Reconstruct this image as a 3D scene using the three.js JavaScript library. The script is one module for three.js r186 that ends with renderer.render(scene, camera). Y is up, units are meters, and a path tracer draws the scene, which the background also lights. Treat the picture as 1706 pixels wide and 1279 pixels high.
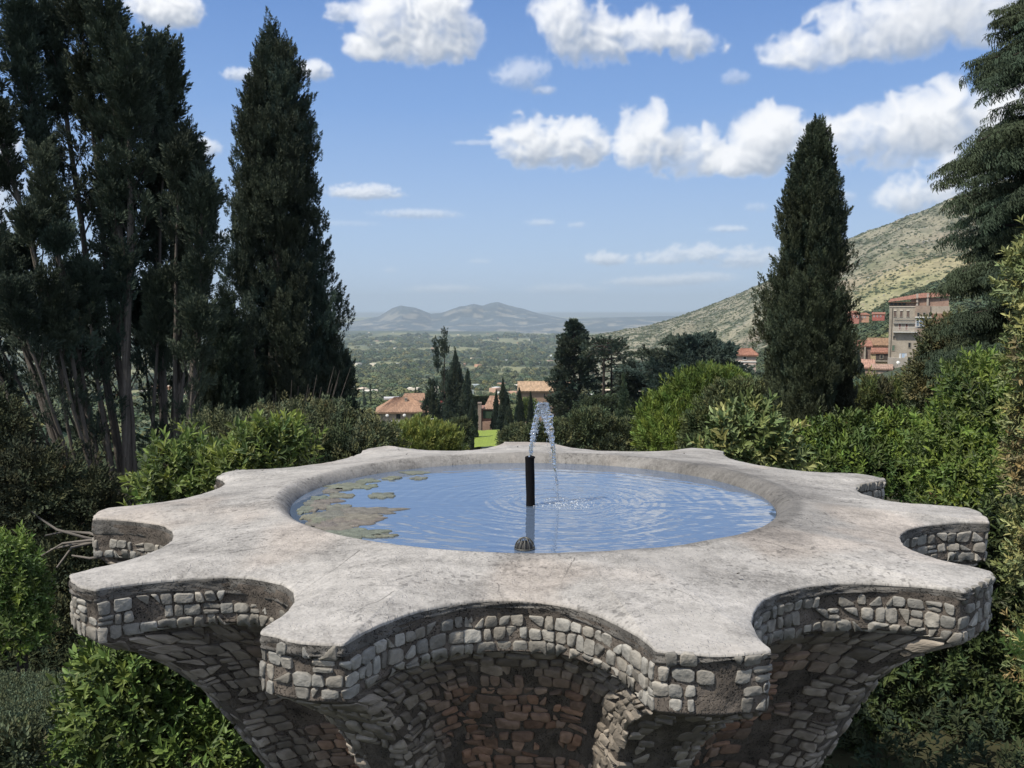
import * as THREE from 'three';

// ---------- camera, sky, sun, exposure ----------
const CAM = 4.2, RIM = 3.2, F = 1575, YH = 520, PITCH = Math.atan((639.5 - YH) / F);
const scene = new THREE.Scene();
const camera = new THREE.PerspectiveCamera((2 * Math.atan(639.5 / F) * 180) / Math.PI, 4 / 3, 0.1, 60000);
camera.position.set(0, CAM, 0);
camera.rotation.x = -PITCH;
const renderer = new THREE.WebGLRenderer();
renderer.toneMapping = THREE.LinearToneMapping;
renderer.toneMappingExposure = 1.3;
renderer.shadowMap.enabled = true;
const sun = new THREE.DirectionalLight(new THREE.Color().setRGB(1, 0.92, 0.79), 3.6);
sun.position.set(-52, 85, 26);
sun.target.position.set(0, 0, -10);
sun.castShadow = true;
sun.shadow.radius = 3;
sun.shadow.mapSize.set(4096, 4096);
Object.assign(sun.shadow.camera, { left: -60, right: 60, top: 60, bottom: -60, near: 1, far: 400 });
scene.add(sun, sun.target);
scene.fog = new THREE.FogExp2(new THREE.Color().setRGB(0.72, 0.87, 1.0), 6.5e-5);

// ---------- numbers ----------
const { sin, cos, PI, abs, min, max, floor, sqrt, hypot, atan2, pow, exp, log } = Math;
const clamp = (x, a = 0, b = 1) => (x < a ? a : x > b ? b : x), lerp = (a, b, t) => a + (b - a) * t;
const sstep = (a, b, x) => { const t = clamp((x - a) / (b - a)); return t * t * (3 - 2 * t); };
function rng(seed) { let s = seed | 0; return () => { s = (s + 0x6d2b79f5) | 0; let t = Math.imul(s ^ (s >>> 15), 1 | s); t = (t + Math.imul(t ^ (t >>> 7), 61 | t)) ^ t; return ((t ^ (t >>> 14)) >>> 0) / 4294967296; }; }
const HASH = new Float32Array(65536);
{ const r = rng(77); for (let i = 0; i < 65536; i++) HASH[i] = r(); }
function vn(x, y) {
  const ix = floor(x), iy = floor(y), fx = x - ix, fy = y - iy, u = fx * fx * (3 - 2 * fx), v = fy * fy * (3 - 2 * fy);
  const a = ((iy & 255) << 8), b = (((iy + 1) & 255) << 8), c = ix & 255, d = (ix + 1) & 255;
  const p = HASH[a | c], q = HASH[a | d], r = HASH[b | c], s = HASH[b | d];
  return p + (q - p) * u + (r - p + (p - q - r + s) * u) * v;
}
function fbm(x, y, o = 4) { let s = 0, a = 0.5, n = 0; for (let i = 0; i < o; i++) { s += a * vn(x, y); n += a; a *= 0.5; const t = x * 1.6 - y * 1.2 + 17.3; y = x * 1.2 + y * 1.6 + 5.1; x = t; } return s / n; }
function curve(t, k, col = 1) { // piecewise linear table lookup
  if (t <= k[0][0]) return k[0][col];
  for (let i = 1; i < k.length; i++) if (t <= k[i][0]) return lerp(k[i - 1][col], k[i][col], (t - k[i - 1][0]) / (k[i][0] - k[i - 1][0]));
  return k[k.length - 1][col];
}
const V = (x, y, z) => new THREE.Vector3(x, y, z);
const rgb = (r, g, b) => new THREE.Color().setRGB(r, g, b);
// where a sight line that leaves the eye by (px, py) of the 1706 x 1279 photograph is after `dist` metres straight ahead
function at(px, py, dist) {
  const b = (639.5 - py) / F, Y = b * cos(PITCH) - sin(PITCH), Z = cos(PITCH) + b * sin(PITCH), t = dist / Z;
  return V(((px - 853) / F) * t, CAM + Y * t, -dist);
}
const M_PER_PX = 1 / F; // metres per photo pixel and metre of distance

// ---------- sky ----------
{
  const W = 4096, H = 2048, data = new Float32Array(W * H * 4);
  const G = [[-2, 0.44, 0.54, 0.66], [0, 0.44, 0.55, 0.68], [4, 0.34, 0.475, 0.67], [8, 0.25, 0.39, 0.64], [12, 0.17, 0.31, 0.595], [19, 0.098, 0.212, 0.49], [35, 0.078, 0.175, 0.43], [90, 0.05, 0.125, 0.33]];
  for (let y = 0; y < H; y++) {
    const el = ((y + 0.5) / H - 0.5) * 180;
    const c = el < -2 ? [0.16, 0.17, 0.13] : [curve(el, G, 1), curve(el, G, 2), curve(el, G, 3)];
    for (let x = 0; x < W; x++) { const i = (y * W + x) * 4; data[i] = c[0]; data[i + 1] = c[1]; data[i + 2] = c[2]; data[i + 3] = 1; }
  }
  const R = rng(5), K = 0.0364; // degrees per photo pixel
  // puffs: [azimuth, elevation, half width, rise, drop] in degrees; opacity, how strong the relief is
  function cloud(puffs, op = 1, soft = 0.3, rough = 1, seed = 0) {
    let a0 = 1e9, a1 = -1e9, e0 = 1e9, e1 = -1e9;
    for (const [a, e, w, u, d] of puffs) { a0 = min(a0, a - w * 1.5); a1 = max(a1, a + w * 1.5); e0 = min(e0, e - d * 1.6); e1 = max(e1, e + u * 1.6); }
    const sc = clamp(Math.max(...puffs.map((p) => p[3])) / 1.9, 0.18, 1.3), flat = clamp(puffs[0][2] / (puffs[0][3] * 1.7), 1, 5), eb = Math.min(...puffs.map((p) => p[1] - p[4])), et = Math.max(...puffs.map((p) => p[1] + p[3]));
    const dens = (a, e, oct) => {
      let m = -9;
      for (const [pa, pe, w, u, d] of puffs) { const qa = (a - pa) / w, qe = (e - pe) / (e > pe ? u : d), q = 1 - qa * qa - qe * qe; if (q > m) m = q; }
      if (m < -1.4) return -1; if (puffs.length < 3) m = m * 1.25 + 0.2;
      const wx = a + 0.7 * sc * (vn(a * 0.8 / sc + seed, e * 0.9 / sc) - 0.5) + 0.35 * sc * (vn(a * 2.3 / sc + seed, e * 2.3 / sc) - 0.5), wy = e + 0.7 * sc * (vn(a * 0.8 / sc + 40 + seed, e * 0.9 / sc + 9) - 0.5) + 0.35 * sc * (vn(a * 2.3 / sc + 40, e * 2.3 / sc + seed) - 0.5);
      let n = 0, am = 0.5, fr = 0.5 / sc, tot = 0; if (puffs.length < 3) rough = min(rough, 0.7);
      for (let i = 0; i < oct; i++) { const v = vn(wx * fr + seed * 3.1 + i * 7.7, wy * fr * flat + i * 3.3); n += am * (i < 3 ? 1 - abs(2 * v - 1) : v); tot += am; am *= 0.66; fr *= 2.05; }
      return m + (n / tot - 0.52) * 3.3 * rough;
    };
    const y0 = max(0, floor((e0 / 180 + 0.5) * H)), y1 = min(H - 1, floor((e1 / 180 + 0.5) * H));
    for (let y = y0; y <= y1; y++) {
      const e = ((y + 0.5) / H - 0.5) * 180;
      for (let xx = floor(((a0 - 90) / 360 + 0.5) * W); xx <= ((a1 - 90) / 360 + 0.5) * W; xx++) {
        const a = ((xx + 0.5) / W - 0.5) * 360 + 90, d = dens(a, e, 7);
        if (d <= -0.15) continue;
        const al = op * (0.6 * sstep(-0.15, 1.1 + soft, d) + 0.4 * sstep(-0.02, soft * 1.6, d)) * sstep(-0.5, 1.5, e);
        if (al <= 0.002) continue;
        const dl = dens(a - 0.16 * sc, e + 0.34 * sc, 5), db = dens(a - 0.9 * sc, e + 1.5 * sc, 3);
        let L = clamp(0.5 + 0.3 * (d - dl) + 0.3 * (d - db) - 0.12 * max(0, d - 0.5) + 0.5 * ((e - eb) / (et - eb) - 0.45));
        L = lerp(0.75, L, clamp(d * 2));
        const haze = sstep(7, 0, e) * 0.4, i = (y * W + (((xx % W) + W) % W)) * 4;
        const col = [lerp(0.33, 0.8, L), lerp(0.375, 0.81, L), lerp(0.45, 0.83, L)];
        for (let k = 0; k < 3; k++) data[i + k] = lerp(data[i + k], lerp(col[k], data[i + k], haze), al);
      }
    }
  }
  const P = (list) => list.map(([x, y, w, u, d]) => { const q = at(x, y, 1), h = hypot(q.x, q.z), az = atan2(q.x, -q.z), el = atan2(q.y - CAM, h), k = K * cos(az) * cos(el); return [(az * 180) / PI, (el * 180) / PI, w * k, u * k, d * k]; });
  let sd = 1;
  for (const [list, op, soft, rough] of [
    [[[690, 62, 95, 62, 42], [645, 40, 60, 55, 40], [752, 48, 45, 62, 48], [612, 82, 42, 24, 20], [700, 8, 70, 50, 40]], 1, 0.3, 0.85],
    [[[562, 22, 24, 18, 14]], 0.7, 0.6, 1], [[[275, 12, 60, 34, 30], [305, 30, 26, 16, 14]], 1, 0.4, 0.9],
    [[[930, 35, 48, 60, 60], [985, 68, 80, 50, 34], [1080, 60, 85, 40, 30], [1160, 78, 50, 24, 20]], 0.95, 0.4, 0.95], [[[870, 122, 46, 28, 26], [905, 150, 20, 8, 8]], 0.5, 0.8, 1.2],
    [[[1330, 85, 60, 40, 30], [1420, 62, 100, 62, 46], [1540, 38, 120, 62, 50], [1625, 30, 70, 44, 44]], 0.97, 0.45, 0.75],
    [[[872, 245, 56, 50, 30], [945, 238, 58, 42, 36], [985, 255, 30, 24, 20]], 1, 0.26, 0.85],
    [[[1070, 235, 58, 62, 42], [1130, 250, 66, 44, 44], [1195, 272, 66, 26, 24]], 1, 0.26, 0.85],
    [[[1278, 232, 58, 56, 44], [1255, 266, 75, 30, 26]], 1, 0.28, 0.8],
    [[[1390, 238, 70, 52, 46], [1480, 222, 85, 58, 56], [1565, 198, 85, 62, 66], [1650, 185, 80, 66, 70], [1740, 190, 80, 70, 60]], 1, 0.3, 0.75],
    [[[1530, 328, 75, 36, 26], [1605, 300, 75, 50, 36], [1570, 318, 60, 40, 30]], 0.9, 0.6, 0.8], [[[1225, 130, 22, 14, 12]], 0.35, 0.8, 1], [[[1405, 328, 22, 10, 10]], 0.4, 0.8, 1], [[[800, 238, 45, 5, 4]], 0.35, 0.8, 1],
    [[[525, 118, 28, 18, 16]], 0.85, 0.5, 0.9], [[[402, 125, 30, 12, 10]], 0.7, 0.6, 1], [[[340, 250, 26, 20, 14]], 0.8, 0.5, 1], [[[368, 396, 24, 10, 10]], 0.6, 0.7, 1], [[[5, 250, 26, 40, 40]], 0.8, 0.5, 1],
    [[[608, 322, 60, 16, 10]], 0.8, 0.5, 0.9], [[[695, 357, 75, 9, 7]], 0.5, 0.8, 1.1], [[[900, 371, 26, 6, 5]], 0.4, 0.8, 1], [[[962, 374, 16, 5, 5]], 0.35, 0.8, 1], [[[560, 372, 80, 5, 5]], 0.2, 0.9, 1.1],
    [[[1012, 432, 36, 14, 10]], 0.85, 0.45, 0.8], [[[1110, 432, 60, 16, 10], [1165, 425, 60, 22, 14], [1240, 432, 60, 22, 16]], 0.8, 0.5, 0.8], [[[1215, 381, 34, 6, 5]], 0.55, 0.7, 1],
    [[[1120, 468, 90, 10, 8]], 0.5, 0.8, 0.9], [[[740, 483, 64, 9, 7]], 0.7, 0.8, 1], [[[940, 483, 66, 11, 8]], 0.6, 0.8, 1], [[[1090, 470, 80, 10, 8], [1170, 462, 60, 9, 7]], 0.7, 0.7, 0.8], [[[800, 435, 18, 4, 4]], 0.3, 0.8, 1], [[[1260, 345, 20, 8, 8]], 0.25, 0.9, 1], [[[650, 450, 12, 5, 5]], 0.25, 0.9, 1],
  ]) cloud(P(list), op, soft, rough, (sd += 13.7));
  for (let i = 0; i < 120; i++) { // the same kind of sky all round
    const a = 36 + R() * 288, e = 4 + pow(R(), 1.1) * 60, big = 3 + R() * (3 + e * 0.12), st = 1 / max(0.25, cos((e * PI) / 180)), puffs = [];
    for (let k = 0; k < 4 + R() * 4; k++) puffs.push([a + (R() - 0.5) * big * 3.2 * st, e + (R() - 0.5) * big * 0.5, big * (0.7 + R() * 0.6) * st, big * (0.5 + R() * 0.35), big * (0.3 + R() * 0.2)]);
    cloud(puffs, 0.7 + R() * 0.3, 0.35, 0.85, 200 + i * 3.7);
  }
  for (let i = 0; i < 14; i++) { const a = R() * 72 - 36, e = 25 + R() * 35, b = 4 + R() * 4; cloud([[a, e, b * 1.6, b * 0.6, b * 0.5], [a + b, e + 0.5, b, b * 0.7, b * 0.4]], 0.95, 0.35, 0.85, 700 + i * 5.1); }
  const t = new THREE.DataTexture(data, W, H, THREE.RGBAFormat, THREE.FloatType);
  t.mapping = THREE.EquirectangularReflectionMapping;
  t.magFilter = THREE.LinearFilter;
  t.needsUpdate = true;
  scene.background = t;
  scene.environment = t;
}

// ---------- helpers ----------
const used = {};
function numbered(name) { const n = used[name] ?? 0; used[name] = n + 1; return n ? `${name}_${String(n).padStart(3, '0')}` : name; }
function tag(o, label, category, group) { o.userData.label = label; if (category) o.userData.category = category; if (group) o.userData.group = group; return o; }
function thing(name, label, category, p = V(0, 0, 0), turn = 0, group) { const o = new THREE.Group(); o.name = numbered(name); o.position.copy(p); o.rotation.y = turn; scene.add(o); return tag(o, label, category, group); }
function part(name, geo, mat, parent, stuff) { const m = new THREE.Mesh(geo, mat); m.name = name; m.castShadow = m.receiveShadow = true; if (stuff) m.userData.kind = 'stuff'; parent.add(m); return m; }
function struct(name, geo, mat, label, kind = 'structure') { const m = part(numbered(name), geo, mat, scene); m.userData.kind = kind; m.userData.label = label; return m; }

class MB { // mesh builder
  constructor() { this.p = []; this.uv = []; this.c = []; this.i = []; this.n = []; }
  get count() { return this.p.length / 3; }
  v(x, y, z, u = 0, w = 0, c) { this.p.push(x, y, z); this.uv.push(u, w); if (c) this.c.push(c[0], c[1], c[2]); return this.p.length / 3 - 1; }
  vv(q, u, w, c) { return this.v(q.x, q.y, q.z, u, w, c); }
  t(a, b, c) { this.i.push(a, b, c); }
  q(a, b, c, d) { this.i.push(a, b, c, a, c, d); }
  grid(nu, nv, f, closeU = false) { // f(i, j) -> [x, y, z, u, v, colour]
    const at0 = this.count;
    for (let j = 0; j <= nv; j++) for (let i = 0; i <= nu; i++) { const r = f(i, j); this.v(r[0], r[1], r[2], r[3], r[4], r[5]); }
    for (let j = 0; j < nv; j++) for (let i = 0; i < nu; i++) { const a = at0 + j * (nu + 1) + i; this.q(a, a + 1, a + nu + 2, a + nu + 1); }
    return this;
  }
  tube(path, radii, seg = 7, wob = 0, R) { // tapered limb along a list of points
    const at0 = this.count, n = path.length; let len = 0;
    const nor = V(0, 0, 1);
    for (let k = 0; k < n; k++) {
      const a = path[max(0, k - 1)], b = path[min(n - 1, k + 1)], d = b.clone().sub(a).normalize();
      if (k) len += path[k].distanceTo(path[k - 1]);
      const s = V(0, 0, 0).crossVectors(d, abs(d.z) > 0.9 ? V(1, 0, 0) : nor).normalize(), w = V(0, 0, 0).crossVectors(s, d);
      for (let i = 0; i <= seg; i++) {
        const g = (i / seg) * 2 * PI, r = radii[k] * (1 + (wob ? wob * (vn((i % seg) * 2.3 + path[0].x * 9, len * 3) - 0.5) : 0));
        this.v(path[k].x + (s.x * cos(g) + w.x * sin(g)) * r, path[k].y + (s.y * cos(g) + w.y * sin(g)) * r, path[k].z + (s.z * cos(g) + w.z * sin(g)) * r, (i / seg) * 3, len);
      }
    }
    for (let k = 0; k < n - 1; k++) for (let i = 0; i < seg; i++) { const a = at0 + k * (seg + 1) + i; this.q(a, a + 1, a + seg + 2, a + seg + 1); }
    return this;
  }
  box(x0, y0, z0, x1, y1, z1) {
    for (const [ax, bx, cx, dx] of [[[x0, y0, z1], [x1, y0, z1], [x1, y1, z1], [x0, y1, z1]], [[x1, y0, z0], [x0, y0, z0], [x0, y1, z0], [x1, y1, z0]], [[x0, y0, z0], [x0, y0, z1], [x0, y1, z1], [x0, y1, z0]], [[x1, y0, z1], [x1, y0, z0], [x1, y1, z0], [x1, y1, z1]], [[x0, y1, z1], [x1, y1, z1], [x1, y1, z0], [x0, y1, z0]], [[x0, y0, z0], [x1, y0, z0], [x1, y0, z1], [x0, y0, z1]]]) {
      const q = [ax, bx, cx, dx].map((k) => { const side = ax[0] === cx[0]; return this.v(k[0], k[1], k[2], side ? k[2] : k[0], ax[1] === cx[1] ? k[2] : k[1]); });
      this.q(...q);
    }
    return this;
  }
  geo(flat) {
    let g = new THREE.BufferGeometry();
    g.setAttribute('position', new THREE.Float32BufferAttribute(this.p, 3));
    g.setAttribute('uv', new THREE.Float32BufferAttribute(this.uv, 2));
    if (this.c.length) g.setAttribute('color', new THREE.Float32BufferAttribute(this.c, 3));
    if (this.i.length) g.setIndex(this.i);
    if (flat && this.i.length) g = g.toNonIndexed();
    if (this.n.length) g.setAttribute('normal', new THREE.Float32BufferAttribute(this.n, 3)); else g.computeVertexNormals();
    return g;
  }
}
function noiseTex(size, f, srgb = false, ch = 3) { // f(u, v) -> [r, g, b] 0..1
  const d = new Uint8Array(size * size * 4);
  for (let y = 0; y < size; y++) for (let x = 0; x < size; x++) { const c = f(x / size, y / size), i = (y * size + x) * 4; d[i] = clamp(c[0]) * 255; d[i + 1] = clamp(c[1]) * 255; d[i + 2] = clamp(c[2]) * 255; d[i + 3] = 255; }
  const t = new THREE.DataTexture(d, size, size);
  t.wrapS = t.wrapT = THREE.RepeatWrapping; t.magFilter = THREE.LinearFilter; t.needsUpdate = true;
  if (srgb) t.colorSpace = THREE.SRGBColorSpace;
  return t;
}
// noise that repeats every `n` cells, so that a texture tiles
function tn(u, v, n, s = 0) { const x = u * n, y = v * n, ix = floor(x), iy = floor(y), fx = x - ix, fy = y - iy, a = fx * fx * (3 - 2 * fx), b = fy * fy * (3 - 2 * fy), h = (i, j) => HASH[((((j % n) + n) % n + s * 31) & 255) << 8 | ((((i % n) + n) % n + s * 57) & 255)]; const p = h(ix, iy), q = h(ix + 1, iy), r = h(ix, iy + 1), t = h(ix + 1, iy + 1); return p + (q - p) * a + (r - p + (p - q - r + t) * a) * b; }
function tfbm(u, v, n, o, s = 0) { let r = 0, a = 0.5, t = 0; for (let i = 0; i < o; i++) { r += a * tn(u, v, n << i, s + i); t += a; a *= 0.55; } return r / t; }
const std = (c, rough = 0.9, o = {}) => new THREE.MeshStandardMaterial({ color: c, roughness: rough, ...o });
const grainT = noiseTex(512, (u, v) => { const a = tfbm(u, v, 8, 6, 3), b = tfbm(u, v, 64, 3, 9), k = clamp(0.35 + a * 0.75 + (b - 0.5) * 0.35); return [k, k, k]; });
const barkT = noiseTex(512, (u, v) => { const k = clamp(0.1 + 1.0 * pow(tfbm(u, v * 0.125, 24, 4, 5), 1.2) + 0.35 * (tfbm(u, v, 32, 3, 2) - 0.5)); return [k, k, k]; });
const BARK = std(rgb(0.19, 0.165, 0.145), 0.95, { map: barkT, bumpMap: barkT, bumpScale: 0.02 });
const BARK_PALE = std(rgb(0.28, 0.245, 0.21), 0.95, { map: barkT, bumpMap: barkT, bumpScale: 0.01 });
const BARK_DARK = std(rgb(0.07, 0.055, 0.045), 0.95, { map: barkT });

// ---------- terrain ----------
const PROF = [[0.1, -4.2], [12, -4.25], [20, -5], [40, -8], [80, -14], [150, -22.5], [250, -31], [400, -43], [800, -75], [1500, -113], [3000, -150], [6000, -172], [10000, -160], [16000, -110], [30000, -130]].map(([d, h]) => [log(d), h]);
function ground(x, z) {
  const d = max(0.2, hypot(x, z)), az = atan2(x, -z), fr = sstep(-0.3, 0.5, cos(az));
  let h = lerp(-4.2, curve(log(d), PROF), fr);
  h += fr * sstep(0.14, 0.45, az) * d * 0.09 * sstep(12000, 1500, d);
  h += (fbm(x / (3 + d * 0.13) + 31, z / (3 + d * 0.13) + 7, 3) - 0.5) * min(d * 0.03, 26) * sstep(6, 30, d);
  return CAM + h;
}
function landColour(x, z) {
  const d = hypot(x, z), n = fbm(x / 90 + 5, z / 90, 4), f = fbm(x / (60 + d * 0.05) + 90, z / (30 + d * 0.02) + 3, 3), m = fbm(x / 6, z / 6, 3);
  let c = d < 70 ? [0.035 + 0.03 * m, 0.036 + 0.03 * m, 0.022] : [0.1, 0.13, 0.065];
  if (d > 70) {
    const k = sstep(0.5, 0.6, f) * sstep(250, 700, d), g = sstep(0.48, 0.36, f);
    c = [lerp(c[0], 0.27 + 0.1 * m, k * 0.8), lerp(c[1], 0.29 + 0.06 * m, k * 0.8), lerp(c[2], 0.15, k * 0.8)];
    c = [lerp(c[0], 0.05, g * 0.7), lerp(c[1], 0.075, g * 0.7), lerp(c[2], 0.04, g * 0.7)];
    c = c.map((v) => v * (0.75 + 0.5 * n));
  }
  return c;
}
{
  const az = [];
  for (let a = -180; a < -40; a += 4) az.push(a);
  for (let a = -40; a < 40; a += 0.25) az.push(a);
  for (let a = 40; a <= 180; a += 4) az.push(a);
  const NR = 230, mb = new MB();
  mb.grid(az.length - 1, NR, (i, j) => {
    const d = j === 0 ? 0.01 : exp(lerp(log(0.6), log(26000), (j - 1) / (NR - 1))), a = (az[i] * PI) / 180, x = sin(a) * d, z = -cos(a) * d;
    return [x, ground(x, z), z, x / 4, z / 4, landColour(x, z)];
  });
  struct('ground', mb.geo(), std(rgb(1, 1, 1), 0.97, { vertexColors: true, map: grainT }), 'ground falling from the garden to the valley and the plain');
}
// a ridge of hills as a sheet: pts = [px, crest py, crest distance, foot distance]
function ridge(name, label, pts, n, rough, colour, back = 0.5, nw = 70) {
  const mb = new MB(), p0 = pts[0][0], p1 = pts[pts.length - 1][0];
  const H = (u, w) => {
    const px = lerp(p0, p1, u), cy = curve(px, pts, 1), D = curve(px, pts, 2), d0 = curve(px, pts, 3), ww = min(w, 1), d = lerp(d0, D, w), a = at(px, 520, d), top = at(px, cy, D).y, foot = min(ground(a.x, a.z), top) - 4;
    const k = w <= 1 ? pow(sin((ww * PI) / 2), 0.9) * 0.55 + ww * 0.45 : 1 - ((w - 1) / back) * ((w - 1) / back) * 0.9;
    const nn = (fbm(a.x / (D * 0.05), a.z / (D * 0.05), 5) - 0.5) * rough * (top - foot) * 0.9 * sin(min(1, w / 0.96) * PI) + (fbm(a.x / (D * 0.012) + 4, a.z / (D * 0.012), 3) - 0.5) * rough * 0.12 * (top - foot) * ww;
    return V(a.x, lerp(foot, top, k) + nn, a.z);
  };
  mb.grid(n, nw, (i, j) => { const u = i / n, w = (j / nw) * (1 + back), q = H(u, w); return [q.x, q.y, q.z, q.x / 40, q.z / 40, colour(q.x, q.y, q.z, w, lerp(p0, p1, u))]; });
  struct(name, mb.geo(), std(rgb(1, 1, 1), 0.97, { vertexColors: true, map: grainT }), label);
  return H;
}
const mountC = (x, y, z, w, px) => { const n = fbm(x / 500, z / 300, 4), v = fbm(x / 110 + 3, z / 140, 4), k = sstep(0.54, 0.66, v) * 0.9 * sstep(1.0, 0.6, w); return [lerp(0.11, 0.32, k) * (0.65 + n * 0.7), lerp(0.15, 0.32, k) * (0.65 + n * 0.7), lerp(0.18, 0.29, k) * (0.65 + n * 0.7)]; };  // bluish base: distance haze is put into the land colour, besides the fog
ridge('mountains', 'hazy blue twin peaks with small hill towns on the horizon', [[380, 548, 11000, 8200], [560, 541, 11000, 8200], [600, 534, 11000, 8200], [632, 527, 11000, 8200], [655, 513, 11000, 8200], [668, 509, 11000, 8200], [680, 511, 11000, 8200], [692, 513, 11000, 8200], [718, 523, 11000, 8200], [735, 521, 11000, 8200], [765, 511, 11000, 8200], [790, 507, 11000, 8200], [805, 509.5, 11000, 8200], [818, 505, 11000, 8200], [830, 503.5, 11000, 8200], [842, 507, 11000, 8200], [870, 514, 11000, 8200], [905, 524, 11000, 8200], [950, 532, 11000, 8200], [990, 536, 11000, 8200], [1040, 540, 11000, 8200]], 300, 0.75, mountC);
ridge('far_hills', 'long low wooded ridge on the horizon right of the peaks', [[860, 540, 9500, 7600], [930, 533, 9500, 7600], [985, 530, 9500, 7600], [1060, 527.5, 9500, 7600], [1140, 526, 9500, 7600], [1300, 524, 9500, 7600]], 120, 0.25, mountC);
const hillC = (x, y, z, w, px) => {
  const n = fbm(x / 120, z / 120, 4), v = fbm(x / 26 + 3, z / 26, 3), r = fbm(x / 300 + 8, z / 200 + 2, 3), k = sstep(0.4, 0.62, v);
  let c = [lerp(0.17, 0.33, k), lerp(0.18, 0.31, k), lerp(0.115, 0.215, k)];
  const pk = sstep(0.5, 0.66, r), yl = sstep(0.34, 0.12, w) * sstep(1380, 1450, px);
  c = [c[0] + 0.05 * pk, c[1] + 0.01 * pk, c[2] + 0.015 * pk];
  c = [lerp(c[0], 0.36, yl * 0.45), lerp(c[1], 0.34, yl * 0.45), lerp(c[2], 0.13, yl * 0.45)];
  return c.map((q) => q * (0.7 + n * 0.6));
};
const hillH = ridge('hillside', 'dry scrubby hillside rising to the right in the sun', [[930, 566, 2100, 1500], [1000, 557, 2150, 1400], [1050, 548, 2200, 1300], [1100, 538, 2300, 1250], [1160, 517, 2350, 1200], [1220, 494, 2400, 1150], [1280, 467, 2400, 1100], [1340, 437, 2400, 1050], [1400, 405, 2400, 1000], [1450, 386, 2400, 1000], [1500, 369, 2400, 1000], [1560, 348, 2400, 1000], [1620, 329, 2400, 1000], [1720, 300, 2400, 1000], [1900, 240, 2400, 1000], [2200, 200, 2400, 1000]], 420, 0.34, hillC, 0.4, 150);
const spurC = (x, y, z, w, px) => { const n = fbm(x / 40, z / 40, 4), k = sstep(0.52, 0.64, fbm(x / 18 + 3, z / 18, 3)), t = sstep(0.9, 1, w) * 0.5; return [lerp(0.085, 0.26, k * 0.7 + t), lerp(0.11, 0.24, k * 0.7 + t), lerp(0.06, 0.12, k * 0.7 + t)].map((q) => q * (0.65 + n * 0.7)); };
const spurH = ridge('spur', 'dark green lower slope behind the village', [[1180, 605, 620, 420], [1280, 585, 620, 400], [1400, 548, 620, 380], [1450, 524, 640, 360], [1500, 500, 660, 340], [1560, 476, 680, 320], [1600, 462, 700, 320], [1700, 430, 700, 320], [1900, 400, 700, 320]], 200, 0.2, spurC, 0.4, 80);

// ---------- foliage pieces ----------
function blade(mb, p, d, n, len, wid, fold = 0.25, mid = 0.45) { // a leaf of two faces, folded along its rib
  const s = V(0, 0, 0).crossVectors(d, n).normalize(), m = p.clone().addScaledVector(d, len * mid), u = V(0, 0, 0).crossVectors(s, d);
  const a = mb.vv(p), b = mb.vv(m.clone().addScaledVector(s, wid / 2).addScaledVector(u, fold * wid)), c = mb.vv(p.clone().addScaledVector(d, len)), e = mb.vv(m.addScaledVector(s, -wid / 2).addScaledVector(u, fold * wid));
  mb.t(a, b, c); mb.t(a, c, e);
}
function leaf6(mb, p, d, n, len, wid, fold = 0.2, droop = 0.15) { // a broad leaf: rib plus two curved halves
  const s = V(0, 0, 0).crossVectors(d, n).normalize(), u = V(0, 0, 0).crossVectors(s, d), P = (t, w, h) => mb.vv(p.clone().addScaledVector(d, len * t).addScaledVector(s, wid * w).addScaledVector(u, h * wid - droop * len * t * t));
  const a = P(0, 0, 0), m1 = P(0.38, 0, 0), m2 = P(0.72, 0, 0), t = P(1, 0, 0), l1 = P(0.3, 0.46, fold), l2 = P(0.68, 0.36, fold), r1 = P(0.3, -0.46, fold), r2 = P(0.68, -0.36, fold);
  for (const q of [[a, l1, m1], [m1, l1, l2], [m1, l2, m2], [m2, l2, t], [a, m1, r1], [m1, r2, r1], [m1, m2, r2], [m2, t, r2]]) mb.t(...q);
}
const UP = V(0, 1, 0);
const rv = (R) => { const z = R() * 2 - 1, a = R() * 2 * PI, r = sqrt(1 - z * z); return V(r * cos(a), z, r * sin(a)); };
function plumeGeo(seed, n = 64, rad = 0.2, len = 0.24, wid = 0.06, open = 0.55) {
  const R = rng(seed), mb = new MB();
  for (let i = 0; i < n; i++) {
    const t = R(), a = R() * 2 * PI, r = rad * pow(1 - t, 0.7) * (0.3 + 0.7 * sqrt(R())), d = V(cos(a) * open * (1 - t * 0.6), 1, sin(a) * open * (1 - t * 0.6)).addScaledVector(rv(R), 0.35).normalize();
    blade(mb, V(r * cos(a), t * 0.82, r * sin(a)), d, rv(R), len * (0.7 + 0.6 * R()), wid * (0.8 + 0.5 * R()));
  }
  return mb.geo(true);
}
function sprigGeo(seed, n = 13, len = 0.32, wid = 0.13, out = 0.8, six = true, spread = 0.0) {
  const R = rng(seed), mb = new MB();
  for (let i = 0; i < n; i++) {
    const t = (i + 0.5) / n, a = i * 2.4 + R() * 0.7, o = V(cos(a), 0, sin(a)), d = o.clone().multiplyScalar(out * (1.15 - 0.7 * t)).add(V(0, 0.35 + 0.6 * t, 0)).addScaledVector(rv(R), 0.3).normalize();
    const nn = UP.clone().addScaledVector(o, -0.4).addScaledVector(rv(R), 0.4);
    (six ? leaf6 : blade)(mb, V(o.x * (0.02 + spread * R()), t * 0.8 + 0.02, o.z * (0.02 + spread * R())), d, nn, len * (0.7 + 0.5 * R()), wid * (0.8 + 0.4 * R()));
  }
  return mb.geo(true);
}
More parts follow.
